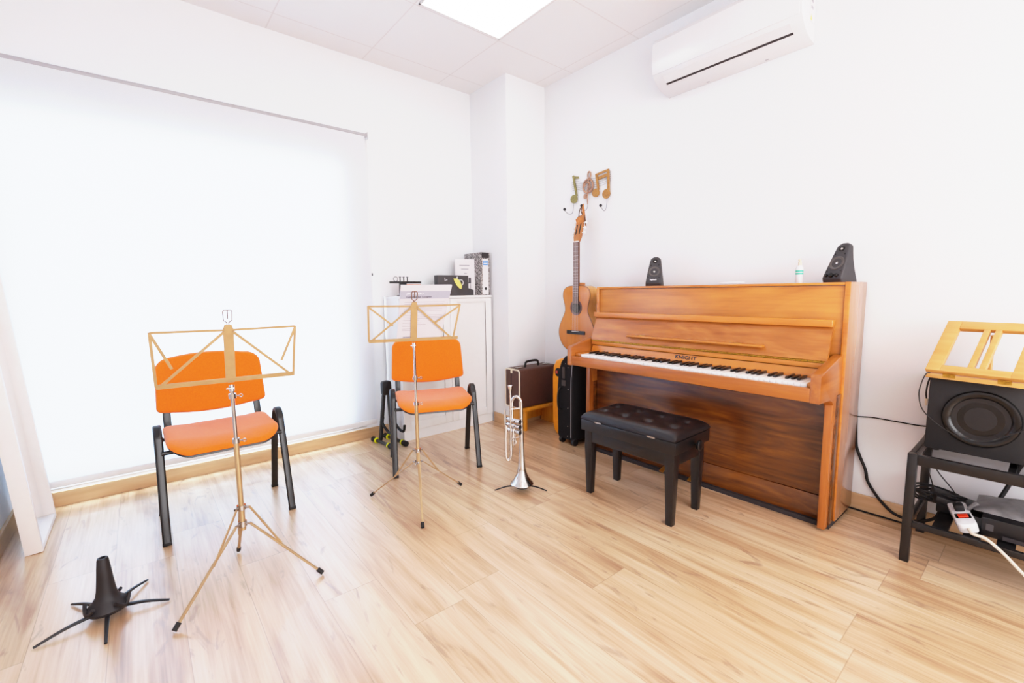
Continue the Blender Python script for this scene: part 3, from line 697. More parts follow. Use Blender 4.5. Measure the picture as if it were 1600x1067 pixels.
# ================================================================== TRUMPET + its stand
cT = Vector((1.602, 1.862, 0)); uT = Vector((.77, -.637, 0)); vT = Vector((.637, .77, 0))    # u image right, v away
t = thing('trumpet_stand', 'low black folding stand under the silver trumpet bell', 'instrument stand', cT)
b = nb(); lathe(b, [(0, .030), (.014, .030), (.040, .024), (.042, .020), (.014, .018), (0, .018)], 24); part(t, 'hub', b, M['blackplastic'])
for fx, fy in ((1.474, 1.951), (1.692, 1.751), (1.70, 1.967)):
    d = Vector((fx, fy, 0)) - cT; b = nb()
    sweep(b, catmull([d * .15 + Vector((0, 0, .026)), d * .55 + Vector((0, 0, .024)), d + Vector((0, 0, .005))], 5), rrect(.011, .007, .002, 2), up=(0, 0, 1), scale=[1.1 - .04 * k for k in range(11)]); part(t, 'leg', b, M['blackplastic'])
b = nb(); lathe(b, [(0, .030), (.012, .030), (.0095, .09), (.007, .13), (0, .134)], 16); part(t, 'peg', b, M['blackplastic'])
t = thing('trumpet', 'silver trumpet standing bell down on the floor stand', 'trumpet', cT + Vector((0, 0, .036)))
Tm = Matrix.Identity(4)
for i in range(3): Tm[i][0] = uT[i]; Tm[i][1] = vT[i]; Tm[i][2] = (0, 0, 1)[i]
Tw = Matrix.Translation(cT) @ Tm
def TP(pts): return [Tw @ Vector(p) for p in pts]
b = nb(); pr = [(.0645, .036), (.066, .040), (.064, .044), (.053, .055), (.040, .075), (.0295, .098), (.0225, .13), (.0175, .18), (.0135, .25), (.0108, .33), (.0095, .42), (.0090, .50)]
lathe(b, pr + [(.0075, .50), (.009, .42), (.015, .18), (.020, .13), (.037, .073), (.049, .053), (.059, .040)], 40, Matrix.Translation(cT)); part(t, 'bell', b, M['silver'], True)
b = nb(); arc = [(-.0265 + .0265 * math.cos(a), .012 * (1 - math.cos(a)) * .5, .50 + .040 * math.sin(a)) for a in [k * PI / 12 for k in range(13)]]
tube(b, TP(arc + [(-.053, .012, .46), (-.053, .012, .40)]), .0088, 12); part(t, 'bell_bow', b, M['silver'], True)
b = nb(); tube(b, TP([(-.060, -.02, .55), (-.060, -.02, .215)]), .0058, 12); tube(b, TP([(-.060, -.02, .30), (-.060, -.02, .215)]), .0075, 12); part(t, 'leadpipe', b, M['silver'], True)
b = nb(); lathe(b, [(.0055, .540), (.0065, .552), (.006, .566), (.0085, .585), (.0125, .597), (.0135, .607), (.0130, .610), (.010, .609), (.006, .598), (0, .590)], 24, Tw @ Matrix.Translation((-.060, -.02, 0))); part(t, 'mouthpiece', b, M['silver'], True)
b = nb(); arc = [(-.060 - .014 + .014 * math.cos(a), -.02, .215 - .034 * math.sin(a)) for a in [k * PI / 12 for k in range(13)]]
tube(b, TP(arc + [(-.088, -.02, .30), (-.086, -.02, .385)]), .0072, 12); rod(b, *TP([(-.084, -.02, .190), (-.060, -.02, .190)]), .003); part(t, 'tuning_slide', b, M['silver'], True)
for k, z in enumerate((.405, .375, .345)):
    b = nb(); a, e = TP([(-.070, .03, z), (-.012, -.03, z)]); rod(b, a, e, .0125, n=18); vv = part(t, 'valve_casing', b, M['silver'], True)
    dv = (e - a).normalized(); b = nb(); rod(b, e, e + dv * .006, .0135, n=18); part(t, 'valve_cap', b, M['silver'], True, under=vv)
    b = nb(); rod(b, a - dv * .005, a, .0135, n=18); part(t, 'valve_cap', b, M['silver'], True, under=vv)
    b = nb(); rod(b, a - dv * .005, a - dv * .026, .003); rod(b, a - dv * .024, a - dv * .029, .009, n=14); part(t, 'valve_button', b, M['silver'], True, under=vv)
b = nb()
rod(b, *TP([(-.060, -.02, .475), (-.005, 0, .475)]), .0032); rod(b, *TP([(-.060, -.02, .31), (-.012, 0, .31)]), .0032); part(t, 'brace', b, M['silver'], True)
b = nb(); tube(b, TP([(-.092, 0, .47), (-.092, 0, .385)]), .0065, 10); tube(b, TP([(-.04, -.01, .36), (-.036, -.012, .29), (-.042, -.012, .262), (-.047, -.012, .29), (-.046, -.01, .36)]), .0055, 10); part(t, 'valve_slide', b, M['silver'], True)
b = nb(); tube(b, [Tw @ Vector((-.042 + .012 * math.cos(a), -.03, .29 + .012 * math.sin(a))) for a in [k * PI / 8 for k in range(17)]], .0022, 6); part(t, 'finger_ring', b, M['silver'], True)

# ================================================================== PIANO
t = thing('upright_piano', 'warm brown walnut upright piano against the right wall', 'piano', (2.55, 1.32, 0))
P = lambda nm, bm, mt, **k: part(t, nm, bm, M[mt], True, **k)
yRo, yRi, yLi, yLo = .590, .612, 2.022, 2.044
P('side_panel', bx(nb(), 2.462, 2.722, yRo, yRi, .022, 1.150, .002), 'pside'); P('side_panel', bx(nb(), 2.462, 2.722, yLi, yLo, .022, 1.150, .002), 'pside')
for y0, y1 in ((yRo + .001, yRi), (yLi, yLo - .001)):
    P('lit_panel_edge', bx(nb(), 2.458, 2.463, y0, y1, .024, 1.150, .001), 'pbright')  # added strip; its orange wood paints the front edge as lit
    P('recess_filler', bx(nb(), 2.400, 2.458, (y0 + y1) / 2 - .004 if y0 < 1 else y0 - .008, (y0 + y1) / 2 + .018 if y0 < 1 else y0 + .010, .022, .64, .001), 'pdark')  # filler board; its dark wood stands in for the shaded recess
P('lid', bx(nb(), 2.458, 2.722, yRi + .0005, yLi - .0005, 1.136, 1.149, .0025), 'pbright')
P('upper_panel', bx(nb(), 2.468, 2.485, yRi + .003, yLi - .003, .70, 1.133, .001), 'pwood')
P('back_frame', bx(nb(), 2.700, 2.718, yRi, yLi, .03, 1.135), 'dark')
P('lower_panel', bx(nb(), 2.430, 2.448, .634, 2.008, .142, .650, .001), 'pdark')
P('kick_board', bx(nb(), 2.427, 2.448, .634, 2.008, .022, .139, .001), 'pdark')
P('plinth', bx(nb(), 2.405, 2.70, yRo + .008, yLo - .008, 0, .022), 'dark')
P('key_bed', bx(nb(), 2.190, 2.46, .640, 2.012, .638, .672), 'pwood')
P('key_slip', bx(nb(), 2.172, 2.1985, .6405, 2.0115, .637, .698, .004, 3), 'pslip')
for y0, y1 in ((.602, .640), (2.012, 2.050)):
    pr = [(2.172, .636), (2.172, .748), (2.176, .755), (2.188, .760), (2.40, .808), (2.461, .818), (2.461, .50), (2.385, .50), (2.378, .555), (2.366, .595), (2.345, .618), (2.31, .629), (2.26, .632)]
    P('cheek', prism(nb(), pr, y0, y1, XZ(0), .0025), 'pwoodx')
for y0, y1 in ((.603, .633), (2.014, 2.044)):
    P('leg', bx(nb(), 2.357, 2.400, y0, y1, .012, .60, .002), 'pwoodz')
for y0, y1 in ((.6405, .6615), (1.956, 2.0115)):
    P('key_block', bx(nb(), 2.206, 2.352, y0, y1, .672, .716, .002), 'pwood')
# fallboard
fb = frame((2.358, 0, .797), (0, 1, 0), (.066, 0, .180)); yF0, yF1 = .636, 2.004
FBW = lambda poly, d0, d1: prism(nb(), poly, d0, d1, fb, .001)
# w axis = u x v -> check side: thickness goes behind (towards +x)
fall = P('fallboard', prism(nb(), [(yF0, 0), (yF1, 0), (yF1, .182), (yF0, .182)], 0, .016, fb), 'pfall')
fall_lip = nb(); bx(fall_lip, 2.388, 2.432, yF0 - .004, yF1 + .004, .947, .980, .004, 3); P('fallboard_lip', fall_lip, 'pbright', under=fall)
ml = nb(); bx(ml, 2.338, 2.380, .905, 1.708, .834, .846, .005, 3); shelf = P('music_ledge', ml, 'pwood', under=fall)
b = nb()
for yy in (1.60, 1.03): bx(b, 2.352, 2.374, yy - .022, yy + .022, .846, .8485)
P('ledge_hinge', b, 'brass', under=fall)
hb = nb(); bx(hb, 2.362, 2.41, yF0, yF1, .760, .785, .003); P('fallboard_hinge_rail', hb, 'pbright')
b = nb()
y = yF0 + .004
while y < yF1 - .02:
    rod(b, (2.362, y, .789), (2.362, y + .021, .789), .0048, n=8); y += .0245
bx(b, 2.3625, 2.368, yF0, yF1, .780, .799)
P('piano_hinge', b, 'brass', label='long brass piano hinge')
nbd = frame((2.356, 0, .708), (0, 1, 0), (.014, 0, .048))
P('name_board', prism(nb(), [(.640, 0), (2.0, 0), (2.0, .050), (.640, .050)], 0, .012, nbd), 'pbright')
tb = text_bm('KNIGHT', .028, .0008, 'CENTER', bold=.0009); xf(tb, Matrix.Diagonal((1.22, 1, 1, 1)))
xf(tb, frame((2.3632, 1.318, .7315), (0, -1, 0), (.014, 0, .048))); P('maker_lettering', tb, 'ebony', label='black KNIGHT lettering')
# keys
kw = (1.955 - .6625) / 52
wm = bx(nb(), 2.2015, 2.355, -kw / 2 + .0005, kw / 2 - .0005, .690, .7125, .001, 2)
first = None; pat = ['A', 'B', 'C', 'D', 'E', 'F', 'G']; blacks = []
for i in range(52):
    yc = 1.955 - kw * (i + .5)
    if first is None: first = P('white_key', wm, 'ivory'); first.location = Vector((0, yc, 0)); k = first
    else: k = first.copy(); COL.objects.link(k); k.location = Vector((0, yc, 0))
    if pat[i % 7] in 'ACDFG' and i < 51: blacks.append(yc - kw / 2)
pr = [(2.254, .712), (2.262, .7235), (2.350, .7245), (2.350, .712)]
bm_ = prism(nb(), pr, -.0062, .0062, XZ(0), .0012); first = None
for yc in blacks:
    if first is None: first = P('black_key', bm_, 'ebony'); first.location = Vector((0, yc, 0))
    else: k = first.copy(); COL.objects.link(k); k.location = Vector((0, yc, 0))
for yy in (1.25, 1.43):
    b = nb(); sweep(b, catmull([(2.44, yy, .062), (2.38, yy, .060), (2.34, yy, .050), (2.328, yy, .044)], 4), rrect(.028, .008, .003, 3), up=(0, 0, 1)); pd = P('pedal', b, 'brass')
    b = nb(); bx(b, 2.395, 2.43, yy - .014, yy + .014, .066, .105, .004); P('pedal_block', b, 'blackplastic', under=pd)

# ================================================================== PIANO BENCH
t = thing('piano_bench', 'black button tufted leather piano bench in front of the keyboard', 'bench', (2.005, 1.350, 0), math.radians(1.2))
hx, hy = .148, .268
for sx in (-1, 1):
    for sy in (-1, 1):
        b = nb(); sweep(b, [(sx * (hx - .026) + sx * .002, sy * (hy - .026) + sy * .002, 0), (sx * (hx - .024), sy * (hy - .024), .27), (sx * (hx - .024), sy * (hy - .024), .362)], rrect(.038, .038, .003, 2), up=(0, 1, 0), scale=[.86, 1.26, 1.26]); lg = part(t, 'leg', b, M['satinblack'])
for a in ((-hx + .003, -hx + .022, -hy + .048, hy - .048), (hx - .022, hx - .003, -hy + .048, hy - .048), (-hx + .048, hx - .048, -hy + .003, -hy + .022), (-hx + .048, hx - .048, hy - .022, hy - .003)):
    part(t, 'apron', bx(nb(), a[0], a[1], a[2], a[3], .296, .363, .002), M['satinblack'])
b = nb(); bx(b, -hx - .014, hx + .024, -hy - .014, hy + .014, .360, .420, .003); part(t, 'box', b, M['satinblack'])
def tuft(nx=64, ny=40):
    bm = bmesh.new(); X_, Y_ = hx + .022, hy + .014; cx = .005
    but = [(cx + sx * .062, -.21 + .14 * k) for k in range(4) for sx in (-1, 1)]
    rows = []
    for i in range(ny + 1):
        r = []
        for j in range(nx + 1):
            x = cx + X_ * (-1 + 2 * i / ny); y = Y_ * (-1 + 2 * j / nx)
            ex = 1 - abs((x - cx) / X_) ** 7; ey = 1 - abs(y / Y_) ** 11; z = .436 + .034 * max(0, ex * ey) ** .5
            for bxx, byy in but:
                d2 = (x - bxx) ** 2 + (y - byy) ** 2; z -= .015 * math.exp(-d2 / .0004) + .008 * math.exp(-d2 / .0030)
            r.append(bm.verts.new((x, y, z)))
        rows.append(r)
    for i in range(ny):
        for j in range(nx): bm.faces.new((rows[i][j], rows[i + 1][j], rows[i + 1][j + 1], rows[i][j + 1]))
    per = [rows[0][j] for j in range(nx + 1)] + [rows[i][nx] for i in range(1, ny + 1)] + [rows[ny][j] for j in range(nx - 1, -1, -1)] + [rows[i][0] for i in range(ny - 1, 0, -1)]
    low = [bm.verts.new((v.co.x, v.co.y, .424)) for v in per]; n = len(per)
    for k in range(n): bm.faces.new((per[k], per[(k + 1) % n], low[(k + 1) % n], low[k]))
    bm.faces.new(low); bmesh.ops.recalc_face_normals(bm, faces=bm.faces[:])
    return bm, but
tm, but = tuft(); cu = part(t, 'cushion', tm, M['leather'], sharp=60)
for (x, y) in but:
    b = nb(); lathe(b, [(0, .4635), (.005, .463), (.0085, .4605), (.009, .453), (0, .450)], 14, Matrix.Translation((x, y, -.0105))); part(t, 'button', b, M['leather'], under=cu)
for yy in (-.155, .165):
    part(t, 'hinge', bx(nb(), -hx - .0175, -hx - .012, yy - .022, yy + .022, .417, .425), M['chrome'])
b = nb(); lathe(b, [(0, 0), (.006, 0), (.006, .014), (.022, .016), (.026, .022), (.026, .030), (.020, .034), (0, .035)], 24, frame((.022, -hy - .012, .375), (1, 0, 0), (0, 0, 1))); part(t, 'height_knob', b, M['satinblack'])

# ================================================================== DESKTOP SPEAKERS on the piano
def speaker(loc, rz, label, knobs):
    t = thing('desktop_speaker', label, 'speaker', loc, rz, 'desktop speakers on the piano')
    # local: front faces -x ; width along y ; height z
    H_ = .186
    def sec(z):
        f = z / H_; w = .050 - .020 * f ** 1.4; xf_ = -.060 + .078 * f; xb = .055 - .012 * math.sin(f * PI) - .012 * f
        return w, xf_, xb
    b = nb(); t_ = bmesh.new(); rings = []
    zs = [0, .012, .022, .05, .08, .11, .14, .16, .172, .180, .186]
    for z in zs:
        w, a, c = sec(z)
        if z < .02: a += .016 * (1 - z / .02)
        if z > .165:
            q = (z - .165) / (H_ - .165); w *= math.sqrt(max(.05, 1 - q * q * .85)); c -= .012 * q * q; a += .004 * q * q
        r = .010 if z < .17 else .008
        poly = rrect(c - a, 2 * w, min(r, w * .9, (c - a) * .45), 4, (a + c) / 2, 0)
        rings.append([t_.verts.new((p[0], p[1], z)) for p in poly])
    n = len(rings[0])
    for r0, r1 in zip(rings, rings[1:]):
        for k in range(n): t_.faces.new((r0[k], r0[(k + 1) % n], r1[(k + 1) % n], r1[k]))
    t_.faces.new(rings[0][::-1]); t_.faces.new(rings[-1]); bmesh.ops.recalc_face_normals(t_, faces=t_.faces[:])
    merge(b, t_); body = part(t, 'cabinet', b, M['speaker'])
    u = (0, -1, 0); v = Vector((.078, 0, H_)).normalized()
    def on(z, y=0, off=0):
        _, a, _ = sec(z); return frame(Vector((a, y, z)) + Vector((-v.z, 0, v.x)) * off, u, v)
    b = nb(); lathe(b, [(.0, -.004), (.012, -.003), (.027, .001), (.032, .003), (.0345, .002), (.0355, -.002)], 32, on(.092)); dv = part(t, 'woofer', b, M['cone'])
    b = nb(); lathe(b, [(0, .002), (.004, .0016), (.0075, -.001), (.0075, -.004)], 20, on(.092)); part(t, 'dust_cap', b, M['silver'], under=dv)
    b = nb(); prism(b, rrect(.026, .022, .007, 4), -.001, .0025, on(.158)); tw = part(t, 'tweeter', b, M['gloss'])
    b = nb(); lathe(b, [(0, .005), (.004, .004), (.006, .002)], 16, on(.158)); part(t, 'tweeter_dome', b, M['silver'], under=tw)
    for z, y in ((.134, .024), (.134, -.024), (.054, .034), (.054, -.034)):
        b = nb(); lathe(b, [(0, .0015), (.0028, .0015), (.0035, 0), (.0035, -.002)], 12, on(z, y)); part(t, 'peg_hole', b, M['gloss'])
    if knobs:
        for y, r in ((.026, .007), (.002, .011), (-.024, .008)):
            b = nb(); lathe(b, [(0, .010), (r * .85, .010), (r, .008), (r, -.002)], 20, on(.032, y)); part(t, 'knob', b, M['gloss'])
    else:
        tb = text_bm('logitech', .013, .0003, 'CENTER', bold=.0003); xf(tb, on(.036, 0, .0012)); part(t, 'lettering', tb, M['whiteink'])
    return t
speaker((2.588, 1.672, 1.150), math.radians(22), 'left desktop speaker without knobs, nearer the guitar on the piano lid', False)
speaker((2.600, .674, 1.150), math.radians(-24), 'right desktop speaker with three knobs at the end of the piano lid', True)
t = thing('spray_bottle', 'small white bottle with a green banded label on the piano lid', 'bottle', (2.58, .838, 1.150))
b = nb(); lathe(b, [(0, 0), (.0155, 0), (.017, .003), (.017, .075), (.013, .083), (.009, .088), (0, .088)], 24); part(t, 'body', b, M['whiteplastic'])
for z in (.043, .056):
    b = nb(); lathe(b, [(.0169, z), (.0174, z), (.0174, z + .008), (.0169, z + .008)], 24); part(t, 'label_band', b, M['green'], label='green label band')
b = nb(); lathe(b, [(.0085, .086), (.0085, .104), (.006, .108), (.006, .118), (0, .119)], 18); bx(b, -.016, .004, -.004, .004, .110, .118, .002); part(t, 'cap', b, M['cream'])
t = thing('tissue_pack', 'small flat white tissue pack lying on the middle of the piano lid', 'tissue pack', (2.59, 1.18, 1.150))
b = nb(); pad(b, rrect(.055, .135, .01, 4), .008, .005, lambda x, y, z: (x, y, z + .006 + .002 * math.sin(y * 60)), .01); part(t, 'wrapper', b, M['paper'])
b = nb(); pad(b, rrect(.014, .09, .006, 4), .002, .001, lambda x, y, z: (x, y, z + .0135), .004); part(t, 'flap', b, M['whiteplastic'])

# ================================================================== WALL ORNAMENT (notes with hooks)
t = thing('music_note_hook_rack', 'metal wall ornament of music notes on wire staves with coat hooks', 'wall hooks', (X0, 2.36, 1.9))
OX = 2.735
W_ = lambda pts: [(OX + (p[2] if len(p) > 2 else 0), p[0], p[1]) for p in pts]
OF = YZ(0)
def flat(poly, nm, mt, d0=OX - .004, d1=OX + .004): return part(t, nm, prism(nb(), poly, d0, d1, OF, .0015), M[mt], True)
def ell(cy, cz, ry, rz_, tilt=0, n=24):
    return [(cy + ry * math.cos(a) * math.cos(tilt) - rz_ * math.sin(a) * math.sin(tilt), cz + ry * math.cos(a) * math.sin(tilt) + rz_ * math.sin(a) * math.cos(tilt)) for a in [2 * PI * k / n for k in range(n)]]
def strip(p, q, w):
    p, q = Vector(p), Vector(q); d = (q - p).normalized(); n = Vector((-d.y, d.x)) * w / 2
    return [tuple(p - n), tuple(q - n), tuple(q + n), tuple(p + n)]
# quaver
n1 = flat(ell(2.512, 1.851, .037, .033, .3), 'quaver_head', 'olive')
flat(strip((2.522, 2.032), (2.484, 1.868), .020), 'quaver_stem', 'olive', OX - .003, OX + .003)
flat([(2.532, 2.032), (2.462, 2.014), (2.458, 1.998), (2.520, 2.010)], 'quaver_flag', 'olive', OX - .0035, OX + .0035)
# treble clef
b = nb(); tube(b, [(OX, 2.368 + .048 * math.cos(a), 1.926 + .050 * math.sin(a)) for a in [k * PI / 16 for k in range(33)]], .0075, 8); tube(b, [(OX - .004, 2.372 + .027 * math.cos(a), 1.924 + .032 * math.sin(a)) for a in [k * PI / 14 for k in range(22)]], .006, 8)
part(t, 'clef_loop', b, M['bronze'], True)
b = nb(); tube(b, [(OX, 2.357 + .015 * math.cos(a), 2.006 + .025 * math.sin(a)) for a in [k * PI / 12 for k in range(25)]], .0055, 8); part(t, 'clef_top', b, M['bronze'], True)
b = nb(); tube(b, [(OX - .004, 2.358, 1.985), (OX - .004, 2.370, 1.845), (OX, 2.370, 1.79)], .0045, 8); part(t, 'clef_stem', b, M['bronze'], True)
flat(ell(2.395, 1.852, .017, .019), 'clef_dot', 'bronze')
# beamed notes
flat(ell(2.292, 1.862, .035, .031, .4), 'beamed_head', 'goldleaf'); flat(ell(2.191, 1.838, .036, .034, .4), 'beamed_head', 'goldleaf')
flat(strip((2.287, 1.998), (2.267, 1.878), .021), 'beamed_stem', 'goldleaf', OX - .003, OX + .003); flat(strip((2.176, 2.008), (2.170, 1.856), .022), 'beamed_stem', 'goldleaf', OX - .003, OX + .003)
flat([(2.296, 2.000), (2.168, 2.014), (2.168, 1.998), (2.294, 1.986)], 'beam', 'goldleaf', OX - .0045, OX + .0045); flat([(2.268, 1.975), (2.180, 1.984), (2.180, 1.962), (2.264, 1.952)], 'beam', 'goldleaf', OX - .0035, OX + .0035)
for k in range(5):
    dz = -.0155 * k
    b = nb(); tube(b, catmull([(OX + .004, 2.545, 1.980 + dz), (OX + .004, 2.49, 1.984 + dz), (OX + .004, 2.43, 1.968 + dz), (OX + .004, 2.36, 1.978 + dz), (OX + .004, 2.29, 1.970 + dz), (OX + .004, 2.22, 1.972 + dz), (OX + .004, 2.15, 1.990 + dz)], 5), .0013, 5); part(t, 'staff_wire', b, M['wire'], True)
for (y, z, bxx, bz) in ((2.517, 1.822, 2.632, 1.762), (2.183, 1.803, 2.662, 1.744), (2.370, 1.795, 2.664, 1.771)):
    b = nb(); m_ = (OX + bxx) / 2
    tube(b, catmull([(OX, y, z), (OX, y, z - .02), (OX - .012, y, bz - .018), (m_, y, bz - .032), (bxx + .012, y, bz - .016), (bxx, y, bz)], 6), .0024, 6); hk = part(t, 'hook', b, M['wire'], True)
    b = nb(); bmesh.ops.create_uvsphere(b, u_segments=16, v_segments=10, radius=.0115, matrix=Matrix.Translation((bxx, y, bz))); part(t, 'hook_ball', b, M['matteblack'], True, under=hk)

# ================================================================== GUITAR
t = thing('classical_guitar', 'honey coloured classical guitar hanging on the wall left of the piano', 'guitar', (2.65, 2.362, .652))
GF = frame((2.600, 2.362, .652), (0, -1, 0), (0, 0, 1))     # u right, v up, w to the room
half = [(0, 0), (.055, .002), (.105, .018), (.150, .055), (.177, .105), (.184, .150), (.174, .200), (.150, .248), (.126, .290), (.116, .322), (.119, .360), (.131, .400), (.139, .435), (.134, .470), (.112, .496), (.075, .509), (.035, .512), (0, .512)]
hp = [p.to_2d() for p in catmull([(a, b_, 0) for a, b_ in half], 4)]
outl = [(p.x, p.y) for p in hp] + [(-p.x, p.y) for p in hp[-2:0:-1]]
bm = nb(); prism(bm, outl, -.095, -.004, GF); body = part(t, 'body', bm, M['gside'], True, sharp=30)
part(t, 'soundboard', prism(nb(), [(x * .995, .256 + (y - .256) * .995) for x, y in outl], -.004, .0, GF, .001), M['gtop'], True)
b = nb()
for k in range(len(outl)): pass
tube(b, [GF @ Vector((x * .998, .256 + (y - .256) * .998, -.001)) for x, y in outl + outl[:1]], .0022, 6, cap=False); part(t, 'binding', b, M['strapd'], True)
b = nb(); lathe(b, [(.043, .0006), (.060, .0008), (.060, .0), (.043, .0)], 40, GF @ Matrix.Translation((0, .345, 0))); part(t, 'rosette', b, M['fret'], True)
b = nb(); lathe(b, [(0, .0008), (.043, .0008), (.043, .0), (0, .0)], 40, GF @ Matrix.Translation((0, .345, 0))); part(t, 'sound_hole', b, M['gloss'], True)
b = nb(); prism(b, rrect(.185, .028, .004, 3, 0, .152), 0, .008, GF, .001); br = part(t, 'bridge', b, M['ebony'], True)
b = nb(); prism(b, [(-.036, .158), (.036, .158), (.036, .162), (-.036, .162)], .008, .011, GF); part(t, 'saddle', b, M['ivory'], True, under=br)
part(t, 'neck', prism(nb(), [(-.0265, .47), (.0265, .47), (.0245, .845), (-.0245, .845)], -.013, .004, GF, .004), M['gneckd'], True)
b = nb(); prism(b, [(-.022, .47), (.022, .47), (.018, .535), (-.018, .535)], -.085, -.018, GF, .004); part(t, 'neck_heel', b, M['gneck'], True)
fbp = part(t, 'fretboard', prism(nb(), [(-.029, .375), (.029, .375), (.0255, .842), (-.0255, .842)], .004, .009, GF, .001), M['fret'], True)
b = nb(); sc = .655
for k in range(1, 18):
    v = .842 - sc * (1 - 2 ** (-k / 12)); prism(b, [(-.027, v - .0006), (.027, v - .0006), (.027, v + .0006), (-.027, v + .0006)], .009, .0098, GF)
part(t, 'frets', b, M['alu'], True, under=fbp)
part(t, 'nut', prism(nb(), [(-.0255, .842), (.0255, .842), (.0255, .848), (-.0255, .848)], .0, .0115, GF), M['ivory'], True)
# headstock, tilted back
HF = frame(tuple(GF @ Vector((0, .848, 0))), (0, -1, 0), (.26, 0, 1))
hd = part(t, 'headstock', prism(nb(), [(-.026, 0), (.026, 0), (.036, .035), (.034, .19), (.024, .204), (.008, .200), (0, .207), (-.008, .200), (-.024, .204), (-.034, .19), (-.036, .035)], -.016, .003, HF, .002), M['gneck'], True)
b = nb()
for s in (-1, 1): prism(b, rrect(.010, .115, .0045, 4, s * .0165, .108), .003, .0042, HF)
part(t, 'peg_slot', b, M['ebony'], True, under=hd)
for s in (-1, 1):
    for v in (.065, .105, .145):
        b = nb(); rod(b, HF @ Vector((s * .006, v, -.002)), HF @ Vector((s * .050, v, -.008)), .0028); lathe(b, [(.003, 0), (.0095, .003), (.0095, .012), (.004, .015)], 10, frame(HF @ Vector((s * .048, v, -.008)), (0, 0, 1) , (1, 0, 0)) if s < 0 else frame(HF @ Vector((s * .048, v, -.008)), (1, 0, 0), (0, 0, 1)))
        tp = part(t, 'tuning_peg', b, M['ivory'], True, under=hd)
b = nb()
for k in range(6):
    x0 = -.029 + .0116 * k; x1 = -.0205 + .0082 * k
    tube(b, [GF @ Vector((x0, .158, .0115)), GF @ Vector((x1, .845, .0125))], .0006, 4)
part(t, 'strings', b, M['alu'], True)
# leather strap from headstock to hook
tip = HF @ Vector((0, .15, .006))
b = nb(); sweep(b, catmull([HF @ Vector((-.030, .150, .007)), HF @ Vector((0, .158, .010)), HF @ Vector((.032, .160, .006))], 5), rrect(.05, .004, .0015, 2), up=(-1, 0, 0)); st = part(t, 'strap', b, M['strapw'], True)
b = nb()
for pts in ([(2.648, 2.352, 1.665), (2.655, 2.352, 1.72), (2.664, 2.358, 1.772), (2.672, 2.366, 1.776)], [(2.648, 2.336, 1.66), (2.656, 2.344, 1.73), (2.668, 2.354, 1.778), (2.680, 2.366, 1.774)], [(2.668, 2.366, 1.776), (2.660, 2.342, 1.74), (2.650, 2.318, 1.64), (2.652, 2.314, 1.60)]):
    sweep(b, catmull(pts, 6), rrect(.011, .003, .001, 2), up=(-1, 0, 0.1))
part(t, 'strap_tail', b, M['strapw'], True, under=st)
b = nb()
for pts in ([(2.668, 2.366, 1.774), (2.655, 2.380, 1.74), (2.645, 2.380, 1.69), (2.645, 2.378, 1.68)], [(2.670, 2.366, 1.77), (2.655, 2.366, 1.73), (2.648, 2.346, 1.70)], [(2.65, 2.328, 1.69), (2.648, 2.318, 1.65), (2.65, 2.316, 1.62)]):
    sweep(b, catmull(pts, 6), rrect(.009, .003, .001, 2), up=(-1, 0, 0.1))
part(t, 'strap_lace', b, M['strapd'], True, under=st, label='dark leather lace')

# ================================================================== AIR CONDITIONER
t = thing('air_conditioner', 'white wall mounted air conditioner high on the right wall', 'air conditioner', (X0, 1.29, 2.36), math.radians(0))
A0, A1 = .884, 1.700
prof = [(X0 - .001, 2.650), (2.62, 2.650), (2.575, 2.640), (2.556, 2.615), (2.550, 2.560), (2.551, 2.490), (2.558, 2.440), (2.566, 2.428), (2.582, 2.412), (2.610, 2.390), (2.645, 2.373), (2.685, 2.363), (2.725, 2.357), (X0 - .001, 2.355)]
part(t, 'body', prism(nb(), prof, A0, A1, XZ(0), .003), M['whiteplastic'], True, sharp=25)
fp = [(2.60, 2.654), (2.570, 2.644), (2.551, 2.617), (2.545, 2.560), (2.546, 2.490), (2.553, 2.438), (2.560, 2.440), (2.556, 2.490), (2.555, 2.560), (2.560, 2.612), (2.577, 2.636), (2.60, 2.645)]
part(t, 'front_panel', prism(nb(), fp, A0 + .010, A1 - .002, XZ(0), .001), M['whiteplastic'], True, sharp=25)
sl = [(2.6095, 2.3885), (2.621, 2.3815), (2.6225, 2.3845), (2.611, 2.3915)]
part(t, 'outlet_slot', prism(nb(), sl, A0 + .055, A1 - .062, XZ(0)), M['dark'], True, label='dark air outlet slot')
fl_ = [(2.572, 2.4185), (2.5855, 2.4065), (2.609, 2.388), (2.611, 2.391), (2.588, 2.4095), (2.574, 2.4215)]
part(t, 'flap', prism(nb(), fl_, A0 + .055, A1 - .062, XZ(0)), M['whiteplastic'], True)
b = nb()
for yy in (1.10, 1.43): bx(b, 2.722, 2.732, yy - .009, yy + .009, 2.3563, 2.3598)
part(t, 'clip', b, M['greyink'], True)
b = nb(); bx(b, 2.66, 2.72, A0 - .001, A0 + .001, 2.44, 2.60); stk = part(t, 'sticker', b, M['paper'], True)
b = nb(); prism(b, [(2.665, 2.445), (2.69, 2.445), (2.678, 2.475)], A0 - .0016, A0 - .001, XZ(0)); part(t, 'warning_mark', b, M['leafyellow'], True, under=stk, label='yellow warning triangle')
b = nb()
for z in (2.50, 2.53, 2.56): bx(b, 2.672, 2.70, A0 - .0016, A0 - .001, z, z + .014)
part(t, 'sticker_lines', b, M['greyink'], True, under=stk)

